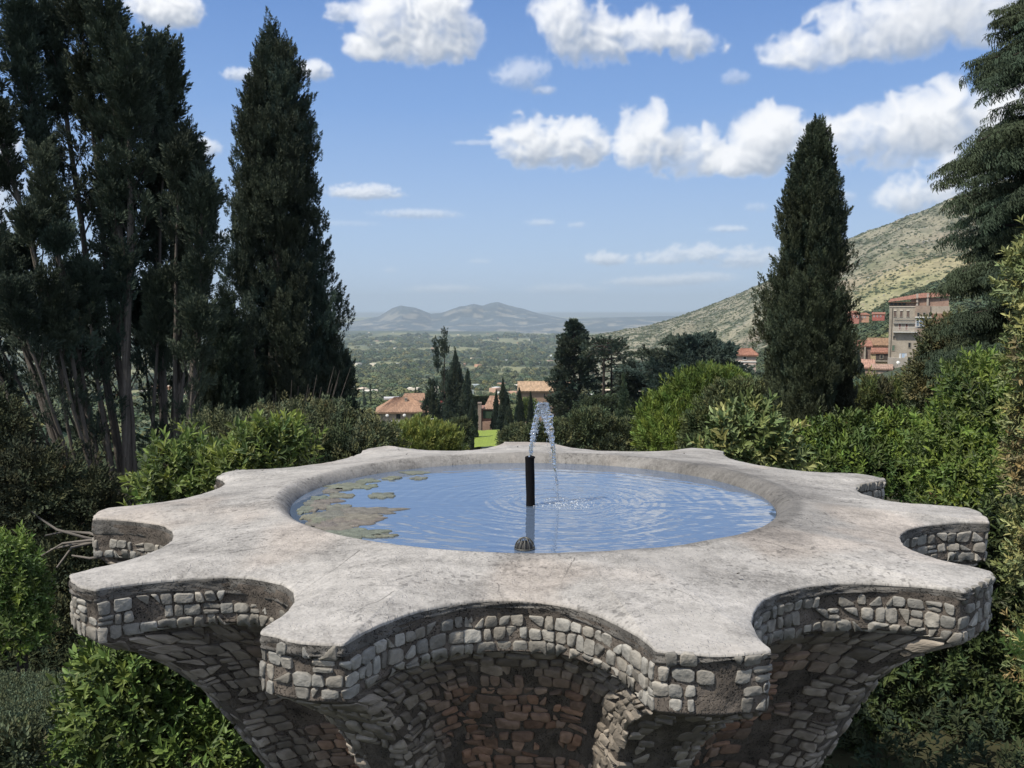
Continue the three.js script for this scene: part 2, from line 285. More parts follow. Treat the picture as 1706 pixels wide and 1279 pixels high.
function frondGeo(seed) { // drooping conifer spray along +y; -z hangs down
  const R = rng(seed), mb = new MB();
  for (let k = 0; k < 16; k++) {
    const t = 0.1 + 0.9 * (k / 16), s = k % 2 ? 1 : -1, L = 0.36 * (1.1 - 0.6 * t);
    for (let i = 0; i < 6; i++) { const q = (i + R()) / 6, p = V(s * L * q * 0.75, t + q * 0.12, -L * q * q * 0.9), d = V(s * 0.5, 0.35, -0.35 - q).addScaledVector(rv(R), 0.45).normalize(); blade(mb, p, d, rv(R), 0.14 + 0.09 * R(), 0.045); }
  }
  return mb.geo(true);
}
function massGeo(seed, n = 240, size = 0.24) { // a far tree's crown: leaf bunches over lumpy ground
  const R = rng(seed), mb = new MB();
  for (let i = 0; i < n; i++) {
    const d = rv(R); if (d.y < -0.35) d.y *= -0.6;
    d.normalize();
    const r = 0.72 + 0.36 * vn(d.x * 2.6 + seed, d.y * 2.6 + d.z * 2.1 + 9) + (R() - 0.5) * 0.16, p = d.clone().multiplyScalar(r), t = rv(R).cross(d).normalize();
    blade(mb, p.addScaledVector(t, -size * 0.5), t.addScaledVector(d, 0.35 * (R() - 0.3)).normalize(), d.clone().addScaledVector(rv(R), 0.7), size * (0.8 + 0.7 * R()), size * (0.6 + 0.5 * R()), 0.1);
  }
  return mb.geo(true);
}
const PLUME = [plumeGeo(11), plumeGeo(12, 56, 0.24, 0.26, 0.065, 0.7)], FARPLUME = [plumeGeo(13, 34, 0.22, 0.32, 0.11), plumeGeo(14, 34, 0.26, 0.3, 0.12)];
const SPRIG = [sprigGeo(21), sprigGeo(22), sprigGeo(23, 11, 0.36, 0.12, 0.95)], NARROW = [sprigGeo(31, 20, 0.4, 0.075, 0.55, false, 0.1), sprigGeo(32, 22, 0.38, 0.07, 0.6, false, 0.12)], TINY = [sprigGeo(41, 26, 0.24, 0.12, 0.7, false, 0.2), sprigGeo(42, 28, 0.22, 0.11, 0.8, false, 0.22)];
const FROND = [frondGeo(51), frondGeo(52)], MASS = [massGeo(61), massGeo(62), massGeo(63)], FARMASS = [massGeo(64, 90, 0.42), massGeo(65, 80, 0.46)];
const leafMat = (rough = 0.62) => new THREE.MeshPhysicalMaterial({ color: rgb(1, 1, 1), roughness: rough, specularIntensity: 0.6 });
const thinLeaf = new THREE.MeshPhysicalMaterial({ color: rgb(1, 1, 1), roughness: 0.95, transmission: 0.32, thickness: 0 });
const NEEDLE = leafMat(0.8), LEAF = leafMat(0.55), MATT = leafMat(0.9);
class Crown { // a list of leaf bunches that becomes one instanced part
  constructor() { this.l = []; }
  add(p, dir, s, c, hang) { this.l.push([p, dir, s, c, hang]); return this; }
  build(name, geos, mat, parent, seed = 1) {
    const R = rng(seed * 7 + 3), m = new THREE.Matrix4(), q = new THREE.Quaternion(), tw = new THREE.Quaternion(), sv = V(1, 1, 1), inv = parent.isScene ? V(0, 0, 0) : parent.position, made = [];
    const lists = geos.map(() => []);
    this.l.forEach((e) => lists[floor(R() * geos.length)].push(e));
    lists.forEach((l, k) => {
      if (!l.length) return;
      const im = new THREE.InstancedMesh(geos[k], mat, l.length);
      im.name = parent.isScene ? numbered(name) : name; im.userData.kind = 'stuff'; im.castShadow = im.receiveShadow = true;
      l.forEach(([p, d, s, c, hang], i) => {
        if (hang) { const side = V(0, 0, 0).crossVectors(d, UP).normalize(), up = V(0, 0, 0).crossVectors(side, d); m.makeBasis(side, d, up); q.setFromRotationMatrix(m); } else { q.setFromUnitVectors(UP, d); tw.setFromAxisAngle(UP, R() * 2 * PI); q.multiply(tw); }
        if (s.isVector3) sv.copy(s); else sv.set(s, s, s);
        m.compose(V(p.x - inv.x, p.y - inv.y, p.z - inv.z), q, sv);
        im.setMatrixAt(i, m); im.setColorAt(i, c);
      });
      parent.add(im); made.push(im);
    });
    return made;
  }
}
function tone(R, base, jit = 0.3, warm = 0.15) { const k = 1 + (R() - 0.5) * 2 * jit, w = (R() - 0.5) * 2 * warm; return rgb(base[0] * k * (1 + w), base[1] * k, base[2] * k * (1 - w)); }
const CYP = [0.058, 0.08, 0.056];

// a cypress made of rising tufts; prof = [[height 0..1, half width in metres], ...] about an axis that may lean
function spireCypress(name, label, base, H, prof, o = {}) {
  const { seed = 1, spires = 40, per = 110, size = 0.34, col = CYP, lean = V(0, 0, 0), geos = PLUME, group, from = 0.0, thick = 0.28, stems = 5, bark = BARK_DARK, gap = 0, plain = false } = o;
  const R = rng(seed * 101 + 5), t = thing(name, label, 'cypress', base, 0, group), cr = new Crown(), wood = new MB();
  wood.tube([V(0, -1, 0), V(lean.x * 0.3, H * 0.3, lean.z * 0.3), V(lean.x * 0.9, H * 0.9, lean.z * 0.9)], [prof[0][1] * 0.16 + 0.02, prof[0][1] * 0.11 + 0.015, 0.02], 7);
  for (let i = 0; i < spires; i++) {
    const a = R() * 2 * PI, q = i < 3 ? 0.1 * i : pow(R(), 0.5) * 0.92, h0 = i < 3 ? 0.3 : from + R() * (0.78 - from), h1 = i < 3 ? 1.0 - 0.03 * i : min(1.0 - 0.12 * q * R(), h0 + 0.16 + R() * 0.2), k = tone(R, col, 0.25, 0.12), hole = gap && R() < gap;
    if (hole) continue;
    const wob = R() * 9, pts = [];
    const P = (h) => { const e = max(0, curve(h, prof) - (plain ? 0.1 : 0.5) * size) * (plain ? 1 : 1 + 0.55 * (vn(a * 1.7 + seed * 5, h * 5 + q * 3) - 0.45)) * q * (1 + 0.18 * (vn(h * 9 + wob, i) - 0.5)); return V(lean.x * h + e * cos(a), h * H, lean.z * h + e * sin(a)); };
    for (let s = 0; s <= 5; s++) pts.push(P(lerp(max(0, h0 - 0.12), h1 - 0.05, s / 5)));
    if (i < stems * 4 && q < 0.55) wood.tube(pts, pts.map((_, s) => 0.035 * (1.1 - s / 5) * (H / 10) + 0.006), 5);
    if (plain) for (let j = 0; j < per; j++) {
      const u = pow(R(), 0.85), h = lerp(h0, h1, u), e = curve(h, prof), rr = e * thick * pow(1 - u * u, 0.6) * sqrt(R()) + 0.02, b = R() * 2 * PI, p = P(h);
      p.x += rr * cos(b); p.z += rr * sin(b);
      cr.add(p.add(base), V(cos(a) * q * 0.2 + cos(b) * 0.16, 1, sin(a) * q * 0.2 + sin(b) * 0.16).normalize(), size * (0.65 + 0.5 * R()) * clamp(e / size, 0.45, 1), k.clone().multiplyScalar(0.8 + 0.4 * R()));
    }
    const puffs = plain ? 0 : max(2, floor(per / 13));
    for (let f = 0; f < puffs; f++) {
      const u = pow(R(), 0.85), h = lerp(h0, h1, u), e = curve(h, prof), rr = max(0.12, e) * thick * pow(1 - u * u, 0.6) * sqrt(R()) + 0.02, b = R() * 2 * PI, c = P(h), kk = k.clone().multiplyScalar(0.75 + 0.5 * R()), sc = clamp((e + 0.1 * size) / (1.1 * size), 0.3, 1), pr = size * (0.6 + 0.5 * R()) * (u > 0.85 ? 0.75 : 1) * sc;
      c.x += rr * cos(b); c.z += rr * sin(b);
      for (let j = 0; j < 13; j++) {
        const d = rv(R), p = c.clone().addScaledVector(V(d.x, d.y * 2.2, d.z), pr * sqrt(R()) * 0.72);
        cr.add(p.add(base), V(d.x * 0.55 + cos(a) * q * 0.15, 1.05, d.z * 0.55 + sin(a) * q * 0.15).addScaledVector(rv(R), 0.15).normalize(), size * (0.55 + 0.5 * R()) * (u > 0.85 ? 0.8 : 1) * (0.5 + 0.5 * sc), kk.clone().multiplyScalar(0.85 + 0.3 * R()));
      }
    }
  }
  part('trunk', wood.geo(), bark, t);
  cr.build('crown', geos, NEEDLE, t, seed);
  return t;
}
// a shrub: leaf bunches over and inside a few rounded lobes [dx, dy, dz, rx, ry, rz] about its base
function shrub(name, label, category, base, lobes, o = {}) {
  const { seed = 1, n = 1500, size = 0.3, cols = [[0.05, 0.075, 0.025]], geos = SPRIG, mat = LEAF, group, up = 0.5, jit = 0.3, fill = 0.45, lump = 0.25, stems = 7, stemH = 0.7, bark = BARK, shell = 0.97, gain = 1.3 } = o;
  const R = rng(seed * 91 + 7), t = thing(name, label, category, base, 0, group), cr = new Crown(), area = lobes.map((l) => l[3] * l[4] + l[4] * l[5] + l[3] * l[5]), tot = area.reduce((a, b) => a + b, 0);
  lobes.forEach((l, k) => {
    const cnt = (n * area[k]) / tot;
    for (let i = 0; i < cnt; i++) {
      const d = rv(R); if (d.y < -0.5) { d.y *= -1; }
      let r = shell - fill * pow(R(), 2.2);
      r *= 1 + lump * (fbm(d.x * 2.2 + seed * 3.3 + k, d.y * 2.2 + d.z * 1.7 + 5, 2) - 0.5) * 2;
      const stray = R() < 0.035 && d.y > 0; if (stray) r *= 1.08 + 0.16 * R();
      const p = V(l[0] + d.x * r * l[3], l[1] + d.y * r * l[4], l[2] + d.z * r * l[5]);
      if (p.y < -0.2) continue;
      let inside = false;
      lobes.forEach((m, j) => { if (j !== k && hypot((p.x - m[0]) / m[3], (p.y - m[1]) / m[4], (p.z - m[2]) / m[5]) < 0.6) inside = true; });
      if (inside) continue;
      const dir = V(d.x / l[3], d.y / l[4], d.z / l[5]).normalize().multiplyScalar(1 - up).add(V(0, up, 0)).addScaledVector(rv(R), 0.45).normalize();
      const patch = vn(p.x * 1.7 / l[3] + k * 5 + seed, p.y * 1.7 / l[4] + p.z / l[5]), c = cols[min(cols.length - 1, floor(clamp(patch * 1.5 - 0.25 + (R() - 0.5) * 0.4) * cols.length))];
      const dry = size < 0.3 && R() < 0.012; cr.add(p.add(base), stray ? dir.add(V(0, 0.8, 0)).normalize() : dir, size * (dry ? 0.5 : 0.5 + 0.95 * R()), dry ? tone(R, [0.14, 0.095, 0.045], jit) : tone(R, [c[0] * gain * 1.04, c[1] * gain, c[2] * gain * 0.9], jit, 0.14));
    }
  });
  if (stems) {
    const wood = new MB();
    for (let i = 0; i < stems; i++) { const l = lobes[i % lobes.length], d = rv(R), e = V(l[0] + d.x * l[3] * 0.6, max(0.2, l[1] + abs(d.y) * l[4] * stemH), l[2] + d.z * l[5] * 0.6), b = V(l[0] * 0.5 + d.x * 0.1, -0.3, l[2] * 0.5 + d.z * 0.1), m = b.clone().lerp(e, 0.5).add(V(0, e.y * 0.12, 0)), w = 0.02 + 0.02 * max(l[3], l[4]); wood.tube([b, m, e], [w, w * 0.7, w * 0.2], 5); }
    part('stem', wood.geo(), bark, t);
  }
  cr.build('foliage', geos, mat, t, seed);
  return t;
}
// ground position under a sight line
const stand = (px, dist) => { const p = at(px, 600, dist); p.y = ground(p.x, p.z) - 0.05; return p; };
const topOf = (px, py, dist) => at(px, py, dist).y;

// ---------- the fountain ----------
const FX = 0.14, FZ = -4.98;
const fountain = thing('fountain', 'big stone goblet fountain with a scalloped toothed rim in the middle', 'fountain', V(FX, 0, FZ));
{
  const D2R = PI / 180, TEETH = [[7.3, 15.9, 2.25, 2.32], [42, 51.2, 2.21, 2.21], [76.9, 85.3, 2.21, 2.22], [106.8, 113.6, 2.2, 2.2], [142, 148.9, 2.26, 2.31], [175.2, 185, 2.26, 2.31], [207, 213.8, 2.36, 2.22], [242.7, 249.6, 2.14, 2.08], [274.8, 281.3, 2.22, 2.23], [307.4, 314.3, 2.32, 2.31], [335.6, 343.4, 2.27, 2.27]];
  const NOTCH = [1.83, 1.79, 1.82, 1.9, 1.92, 1.92, 1.9, 1.86, 1.84, 1.83, 1.74];
  const O = []; // the rim's outline: x, z, place on tooth (-1..1 or 9), tooth
  TEETH.forEach(([a, b, ra, rb], k) => {
    const pa = [ra * sin(a * D2R), ra * cos(a * D2R)], pb = [rb * sin(b * D2R), rb * cos(b * D2R)], [a2, , r2] = TEETH[(k + 1) % 11], pc = [r2 * sin(a2 * D2R), r2 * cos(a2 * D2R)];
    for (let i = 0; i < 40; i++) { const t = i / 40, g = 0.012 * sin(t * PI); O.push({ x: lerp(pa[0], pb[0], t) * (1 + g), z: lerp(pa[1], pb[1], t) * (1 + g), l: 2 * t - 1, k }); }
    const mx = (pb[0] + pc[0]) / 2, mz = (pb[1] + pc[1]) / 2, mr = hypot(mx, mz), dep = mr - NOTCH[k];
    for (let i = 0; i < 120; i++) { const s = -cos((i / 120) * PI), t = s * 0.75 + 0.25 * (2 * (i / 120) - 1), h = pow(max(0, 1 - pow(abs(t), 2.2)), 0.8) * dep; O.push({ x: mx + ((pc[0] - pb[0]) * t) / 2 - (mx / mr) * h, z: mz + ((pc[1] - pb[1]) * t) / 2 - (mz / mr) * h, l: 9, k }); }
  });
  const N = O.length;
  for (let pass = 0; pass < 2; pass++) { const c = O.map((q) => [q.x, q.z]); O.forEach((q, i) => { const a = c[(i + N - 1) % N], b = c[(i + 1) % N]; q.x = (a[0] + b[0] + 2 * c[i][0]) / 4; q.z = (a[1] + b[1] + 2 * c[i][1]) / 4; }); }
  O.forEach((q) => { q.r = hypot(q.x, q.z); q.a = atan2(q.x, q.z); q.B = clamp((q.r - 1.8) / 0.42, 0, 1.05); q.cop = 0.016 + 0.03 * sstep(0.35, 0.7, vn(q.x * 1.1 + 9.2, q.z * 1.1 + 3.4)) + (q.k >= 7 && q.k <= 9 ? 0.03 : 0) + 0.016 * (vn(q.x * 6, q.z * 6) - 0.5); });
  const RIB = [[0.19, 2.25], [0.24, 2.15], [0.3, 2.05], [0.37, 1.95], [0.5, 1.83], [0.68, 1.72], [0.9, 1.6], [1.2, 1.42], [1.6, 1.16], [2.2, 0.86], [2.7, 0.8], [3.2, 0.9]], FLUTE = [[0.19, 1.78], [0.2, 1.66], [0.3, 1.58], [0.5, 1.48], [0.7, 1.37], [0.9, 1.25], [1.2, 1.06], [1.6, 0.84], [2.2, 0.66], [2.7, 0.66], [3.2, 0.82]];
  const wrap = (i) => ((i % N) + N) % N;
  const S = (fi, s) => {
    const i0 = floor(fi), f = fi - i0, A = O[wrap(i0)], B = O[wrap(i0 + 1)], x = lerp(A.x, B.x, f), z = lerp(A.z, B.z, f), rq = hypot(x, z), b = lerp(A.B, B.B, f);
    let r = rq - 0.012 * sstep(0.0, 0.02, s - lerp(A.cop, B.cop, f));
    if (s > 0.19) { const k = 1 + 0.6 * sstep(0.2, 0.9, s), Rr = curve(s, RIB) * (1 + (rq / 2.25 - 1) * b * sstep(1, 0.2, s)), Rf = curve(s, FLUTE); r = min(rq - 0.012, Rf + (Rr - Rf) * pow(b, k)); if (b > 0.97) r = min(r, Rr); }
    return V((x / rq) * r, RIM - s, (z / rq) * r);
  };
  const nrm = (fi, s) => { const e = S(fi + 1.5, s).sub(S(fi - 1.5, s)), g = S(fi, s + 0.012).sub(S(fi, max(0.001, s - 0.004))); return V(0, 0, 0).crossVectors(g, e).normalize(); };

  // weathered top: one sheet from the lip to the teeth, falling outwards, with an uneven rounded edge
  const rimT = noiseTex(2048, (u, v) => {
    const x = (u - 0.5) * 4.8, z = (v - 0.5) * 4.8, r = hypot(x, z), a = atan2(x, z);
    const big = fbm(x * 1.3 + 3, z * 1.3, 4), m = fbm(x * 7 + 20, z * 7, 4), f = fbm(x * 45, z * 45 + 8, 3), ff = vn(x * 190, z * 190), st = fbm(x * 3 + 60, z * 14, 4);
    let k = 0.322 + 0.14 * (big - 0.5) + 0.22 * (m - 0.5) + 0.16 * (f - 0.5) + 0.13 * (ff - 0.5) + 0.16 * (st - 0.5);
    const pit = sstep(0.74, 0.84, vn(x * 70 + 5, z * 70)) * sstep(0.45, 0.65, fbm(x * 5 + 1, z * 5, 2)); k *= 1 - 0.4 * pit;
    const lich = sstep(0.55, 0.72, fbm(x * 10 + 70, z * 10, 4)); k *= 1 - 0.08 * lich;
    const wash = sstep(0.56, 0.7, fbm(x * 2.6 + 33, z * 5.5, 4)); k = lerp(k, 0.4, wash * 0.4);
    const damp = sstep(0.5, 0.8, a) * sstep(2.6, 2.2, a) * sstep(1.62 + 0.3 * (fbm(a * 6, 3, 2) - 0.3), 1.42, r); k *= 1 - 0.34 * damp;
    const lip = sstep(1.37, 1.325, r); k *= 1 - 0.34 * lip * (0.6 + 0.8 * m);
    let crack = 0;
    for (const [cx, cz, dx, dz, L] of [[-0.55, 1.75, -0.3, 0.5, 0.35], [0.42, 1.72, 0.2, 0.35, 0.22], [-1.15, 1.15, -0.75, 0.45, 0.5], [-0.2, 1.6, 0.05, 0.3, 0.18], [1.5, 0.75, 0.5, 0.3, 0.35], [-1.5, -0.5, -0.6, -0.1, 0.4], [-0.75, 1.25, -0.2, 0.6, 0.55], [0.9, 1.1, 0.5, 0.5, 0.6], [-1.36, 0.3, -0.8, 0.25, 0.6], [0.1, 1.38, -0.1, 0.4, 0.36], [1.38, -0.35, 0.7, -0.15, 0.5], [0.6, -1.3, 0.2, -0.5, 0.6]]) { const l = hypot(dx, dz), tx = dx / l, tz = dz / l, p = (x - cx) * tx + (z - cz) * tz, o = (x - cx) * -tz + (z - cz) * tx + 0.03 * (fbm(p * 14, cx * 9, 3) - 0.5); if (p > 0 && p < L) crack = max(crack, sstep(0.0042, 0.0008, abs(o)) * (1 - p / L)); }
    k *= 1 - 0.6 * crack;
    const pk = sstep(0.5, 0.7, fbm(x * 1.9 + 12, z * 1.9 + 5, 3)), to = (q) => { q = clamp(q, 0.02, 0.9); return q <= 0.0031 ? q * 12.92 : 1.055 * pow(q, 1 / 2.4) - 0.055; };
    return [to(k * (1.03 + 0.06 * pk)), to(k * 0.985), to(k * (0.925 - 0.04 * pk))];
  }, true);
  rimT.wrapS = rimT.wrapT = THREE.ClampToEdgeWrapping;
  const pitT = noiseTex(1024, (u, v) => { const a = tfbm(u, v, 8, 6, 21), b = tn(u, v, 120, 4), k = clamp(a * 0.8 + 0.12 - 0.5 * sstep(0.72, 0.86, b) * tfbm(u, v, 16, 3, 8)); return [k, k, k]; });
  const rimB = pitT.clone(); rimB.repeat.set(6, 6);
  const top = new MB(), TR = 24;
  const inner = (q, r) => [sin(q.a) * r - 0.035, cos(q.a) * r];
  const edgeN = O.map((q, i) => 0.006 * (fbm(q.x * 22, q.z * 22, 3) - 0.5) * 2 - 0.007 * sstep(0.62, 0.8, fbm(q.x * 9 + 50, q.z * 9, 3)));
  const PRO = []; // [kind, amount, height]: lip rounding, sheet, outer rounding
  for (const [r, h] of [[1.2, -0.24], [1.235, -0.06], [1.25, -0.01], [1.268, 0.02], [1.292, 0.042], [1.318, 0.0555], [1.338, 0.06]]) PRO.push([0, r, h]);
  for (let j = 1; j <= TR; j++) PRO.push([1, j / TR, 0.06 * (1 - j / TR)]);
  for (const [o, h] of [[-0.0045, -0.001], [-0.001, -0.004], [0, -0.009]]) PRO.push([2, o, h]);
  top.grid(N, PRO.length - 1, (i, j) => {
    const q = O[i % N], [kind, p, h] = PRO[j], e = edgeN[i % N], [ix, iz] = inner(q, 1.338), ux = q.x / q.r, uz = q.z / q.r, ex = q.x + ux * e, ez = q.z + uz * e;
    let x, z, y = RIM + h;
    if (kind === 0) { const rr = p + 0.012 * (fbm(q.a * 5 + 3, h * 9, 3) - 0.5); [x, z] = inner(q, rr); y += 0.008 * (vn(q.a * 7, p * 20) - 0.5); }
    else if (kind === 1) { x = lerp(ix, ex - ux * 0.009, p); z = lerp(iz, ez - uz * 0.009, p); y += 0.009 * (fbm(x * 2.2, z * 2.2, 3) - 0.5) + 0.003 * (vn(x * 30, z * 30) - 0.5) - 0.006 * sstep(0.94, 1, p) * vn(x * 8, z * 8 + 3); }
    else { x = ex + ux * p; z = ez + uz * p; y -= 0.006 * vn(x * 8, z * 8 + 3); }
    return [x, y, z, x / 4.8 + 0.5, z / 4.8 + 0.5];
  });
  part('basin_rim', top.geo(), std(rgb(1, 1, 1), 0.93, { map: rimT, bumpMap: rimB, bumpScale: 0.006 }), fountain);
  // rough cement edge below it
  const edge = new MB(), ER = 9;
  edge.grid(N, ER, (i, j) => { const q = O[i % N], e = edgeN[i % N], s = lerp(0.008 + 0.006 * vn((q.x + (q.x / q.r) * e) * 8, (q.z + (q.z / q.r) * e) * 8 + 3), q.cop + 0.012, j / ER), o = e * (1 - (j / ER) * 0.4) + (j ? 0.01 * (fbm(q.x * 26 + j, q.z * 26 + s * 70, 3) - 0.5) * 2 : 0) - (j === ER ? 0.02 : 0); return [q.x + (q.x / q.r) * o, RIM - s, q.z + (q.z / q.r) * o, (i / N) * 18, s]; });
  const cemT = pitT.clone(); cemT.repeat.set(2.2, 2.2);
  part('rim_edge', edge.geo(), std(rgb(0.27, 0.255, 0.235), 0.97, { map: cemT, bumpMap: cemT, bumpScale: 0.012 }), fountain);
  // mortar body
  const body = new MB(), rows = []; for (let s = 0.03; s < 0.19; s += 0.03) rows.push(s); rows.push(0.188, 0.193, 0.2, 0.215); for (let s = 0.25; s < 3.25; s += 0.05) rows.push(s);
  body.grid(N / 2, rows.length - 1, (i, j) => { const p = S(i * 2, rows[j]), e = 0.012 * (fbm(p.x * 9 + p.y * 7, p.z * 9 + p.y * 5, 3) - 0.5); return [p.x * (1 + e), p.y, p.z * (1 + e), (i / N) * 36, rows[j]]; });
  part('bowl', body.geo(), std(rgb(0.235, 0.2, 0.17), 0.97, { map: cemT, bumpMap: cemT, bumpScale: 0.02 }), fountain);
  part('basin_floor', new MB().grid(48, 6, (i, j) => { const a = (i / 48) * 2 * PI, r = (j / 6) * 1.24; return [sin(a) * r - 0.035, RIM - 0.23 - 0.05 * (1 - r), cos(a) * r, 0, 0]; }).geo(), std(rgb(0.06, 0.065, 0.05)), fountain);

  // stones: cells between jittered points on the surface, each a stone of its own with rounded face
  const R = rng(4242), eye = V(0 - FX, CAM, 0 - FZ), found = { rim_stone: [], bowl_stone: [] };
  // rough courses: rows [s0, s1, ...]; stones of random width whose corners wander
  function course(bounds, wMin, wMax, wander, height, kind, keep, colour) {
    for (let j = 0; j < bounds.length - 1; j++) {
      const s0 = bounds[j], s1 = bounds[j + 1], sm = (s0 + s1) / 2, cum = new Float64Array(N + 1); let prev = S(0, sm);
      for (let i = 1; i <= N; i++) { const p = S(i, sm); cum[i] = cum[i - 1] + p.distanceTo(prev); prev = p; }
      const L = cum[N], inv = (d) => { d = ((d % L) + L) % L; let lo = 0, hi = N; while (hi - lo > 1) { const m = (lo + hi) >> 1; if (cum[m] <= d) lo = m; else hi = m; } return lo + (d - cum[lo]) / max(1e-9, cum[lo + 1] - cum[lo]); };
      const wave = (d, jj) => (vn(d * 9 + jj * 17.3, jj * 5.1) - 0.5) * wander * 0.9 + (vn(d * 3 + jj * 7.1, 40 + jj) - 0.5) * wander * 0.7;
      for (let d = R() * 0.05; d < L - wMin * 0.5; ) {
        const w = min(lerp(wMin, wMax, pow(R(), 1.4)), L - d + 0.01), dc = d + w / 2, fc = inv(dc); d += w;
        if (!keep(fc, sm)) continue;
        const a = S(fc, s0), e = S(fc, s1), kk = max(0.3, a.distanceTo(e) / (s1 - s0)), split = R() < 0.1 && w > wMin * 1.3;
        for (let piece = 0; piece < (split ? 2 : 1); piece++) {
          const g = 0.0018 + 0.0025 * R(), x0 = -w / 2 + g, x1 = w / 2 - g, q = [[x0, s0 + wave(dc - w / 2, j)], [x1, s0 + wave(dc + w / 2, j)], [x1, s1 + wave(dc + w / 2, j + 1)], [x0, s1 + wave(dc - w / 2, j + 1)]].map(([x, t], i) => [x + (R() - 0.5) * wander * 0.7, (t - sm) * kk + (i < 2 ? g : -g) + (R() - 0.5) * wander * 0.35]);
          if (split) { const ma = [lerp(q[0][0], q[3][0], 0.5), lerp(q[0][1], q[3][1], 0.5)], mb2 = [lerp(q[1][0], q[2][0], 0.5), lerp(q[1][1], q[2][1], 0.5)]; if (piece) { q[0] = [ma[0], ma[1] + g]; q[1] = [mb2[0], mb2[1] + g]; } else { q[3] = [ma[0], ma[1] - g]; q[2] = [mb2[0], mb2[1] - g]; } }
          if (R() < 0.16) q.splice(floor(R() * 4), 1); else if (R() < 0.35) { const i = floor(R() * 4), n2 = (i + 1) % 4; q.splice(i + 1, 0, [lerp(q[i][0], q[n2][0], 0.5) * 1.06, lerp(q[i][1], q[n2][1], 0.5) * 1.06]); }
          const cx = q.reduce((t, p) => t + p[0], 0) / q.length, cy = q.reduce((t, p) => t + p[1], 0) / q.length, round = [];
          let ar = 0; q.forEach((p, i) => { const r = q[(i + 1) % q.length]; ar += (p[0] * r[1] - r[0] * p[1]) / 2; });
          if (abs(ar) < 0.00035) continue;
          q.forEach((p, i) => { const r = q[(i + 1) % q.length], c = 0.1 + 0.14 * R(); round.push([lerp(p[0], r[0], c), lerp(p[1], r[1], c)], [lerp(p[0], r[0], 1 - c), lerp(p[1], r[1], 1 - c)]); });
          const hgt = height * (0.5 + 1.1 * R()), tx = (R() - 0.5) * 0.22, ty = (R() - 0.5) * 0.22, col = colour(fc, sm, R), mb = new MB(), n = round.length, flatn = 0.76 + 0.15 * R();
          const put = (x, y, h) => { const fi = inv(dc + x), s = sm + y / kk, p = S(fi, s), nn = nrm(fi, s), k = 0.9 + 0.2 * R(); p.addScaledVector(nn, h + (h > 0 ? (x - cx) * tx + (y - cy) * ty + 0.0055 * (R() - 0.5) : 0)); return mb.vv(p, dc + x, s, [col[0] * k, col[1] * k, col[2] * k]); };
          const rings = [[1, -0.012], [0.985, hgt * 0.6], [flatn, hgt]].map(([k, h]) => round.map(([x, y]) => put(cx + (x - cx) * k, cy + (y - cy) * k, h))), ctr = put(cx, cy, hgt * 1.04);
          for (let f = 0; f < 2; f++) for (let i = 0; i < n; i++) mb.q(rings[f][i], rings[f + 1][i], rings[f + 1][(i + 1) % n], rings[f][(i + 1) % n]);
          for (let i = 0; i < n; i++) mb.t(rings[2][i], ctr, rings[2][(i + 1) % n]);
          const P = S(fc, sm), nn = nrm(fc, sm), to = eye.clone().sub(P), dist = to.length(), face = nn.dot(to) / dist, A = mb.p, v = (i) => V(A[i * 3], A[i * 3 + 1], A[i * 3 + 2]), fa = v(rings[2][0]), fb = v(ctr), fd = v(rings[2][1]);
          if (fb.sub(fa).cross(fd.sub(fa)).dot(nn) < 0) for (let i = 0; i < mb.i.length; i += 3) { const t = mb.i[i]; mb.i[i] = mb.i[i + 1]; mb.i[i + 1] = t; }
          const w3 = V(P.x + FX, P.y - CAM, P.z + FZ), zc = -w3.z * cos(PITCH) - w3.y * sin(PITCH), yc = w3.y * cos(PITCH) - w3.z * sin(PITCH);
          found[kind].push({ mb, score: abs(w3.x / zc) * F < 840 && abs(yc / zc) * F < 630 && face > 0.05 ? (abs(ar) * face) / (dist * dist) : 0 });
        }
      }
    }
  }
  const DARKTEETH = new Set([10, 0, 1]);
  const bare = (fi, s) => { const q = O[wrap(floor(fi))]; if (q.l === 9) return s < q.cop + 0.012; return s < q.cop * (DARKTEETH.has(q.k) ? 0.35 : 1) + 0.012 || (DARKTEETH.has(q.k) && q.l > -0.3 && q.l < 0.28 && R() < 0.8); };
  course([0.005, 0.053, 0.102, 0.15, 0.196], 0.034, 0.078, 0.017, 0.008, 'rim_stone', (fi, s) => !bare(fi, s) && R() > 0.03, (fi, s, r) => { const k = 0.26 + 0.2 * pow(r(), 1.5) - 0.07 * (r() < 0.25), w = (r() - 0.5) * 0.06; return [k * (1.05 + w), k, k * (0.9 - w)]; });
  const bm = [0.215]; while (bm[bm.length - 1] < 2.1) bm.push(bm[bm.length - 1] + 0.03 + 0.022 * R());
  course(bm, 0.032, 0.105, 0.022, 0.009, 'bowl_stone', (fi, s) => { const q = O[wrap(floor(fi))], a = abs(q.a); if (a > 1.95 && s > 0.5) return false; if (q.l !== 9 && abs(q.l) < 0.42 && s > 0.24 && vn(q.k * 9, s * 3) < 0.75) return false; return R() > (q.B < 0.5 ? 0.14 : 0.04) && !(q.B > 0.3 && q.B < 0.62 && vn(fi * 0.02, s * 6) > 0.6); }, (fi, s, r) => {
    const q = O[wrap(floor(fi))], rib = sstep(0.3, 0.75, q.B), deep = sstep(0.24, 0.5, s), k = lerp(lerp(0.33, 0.27, deep), 0.3, rib) * (0.65 + 0.75 * r()), red = (1 - rib) * deep * (0.45 + 0.7 * r());
    return [k * (1.1 + 0.35 * red), k * (0.97 - 0.08 * red), k * (0.82 - 0.2 * red)];
  });
  const stoneT = noiseTex(512, (u, v) => { const k = clamp(0.55 + 0.6 * (tfbm(u, v, 12, 5, 31) - 0.5) + 0.35 * tfbm(u, v, 4, 2, 12)); return [k, k, k]; }); stoneT.repeat.set(3, 3);
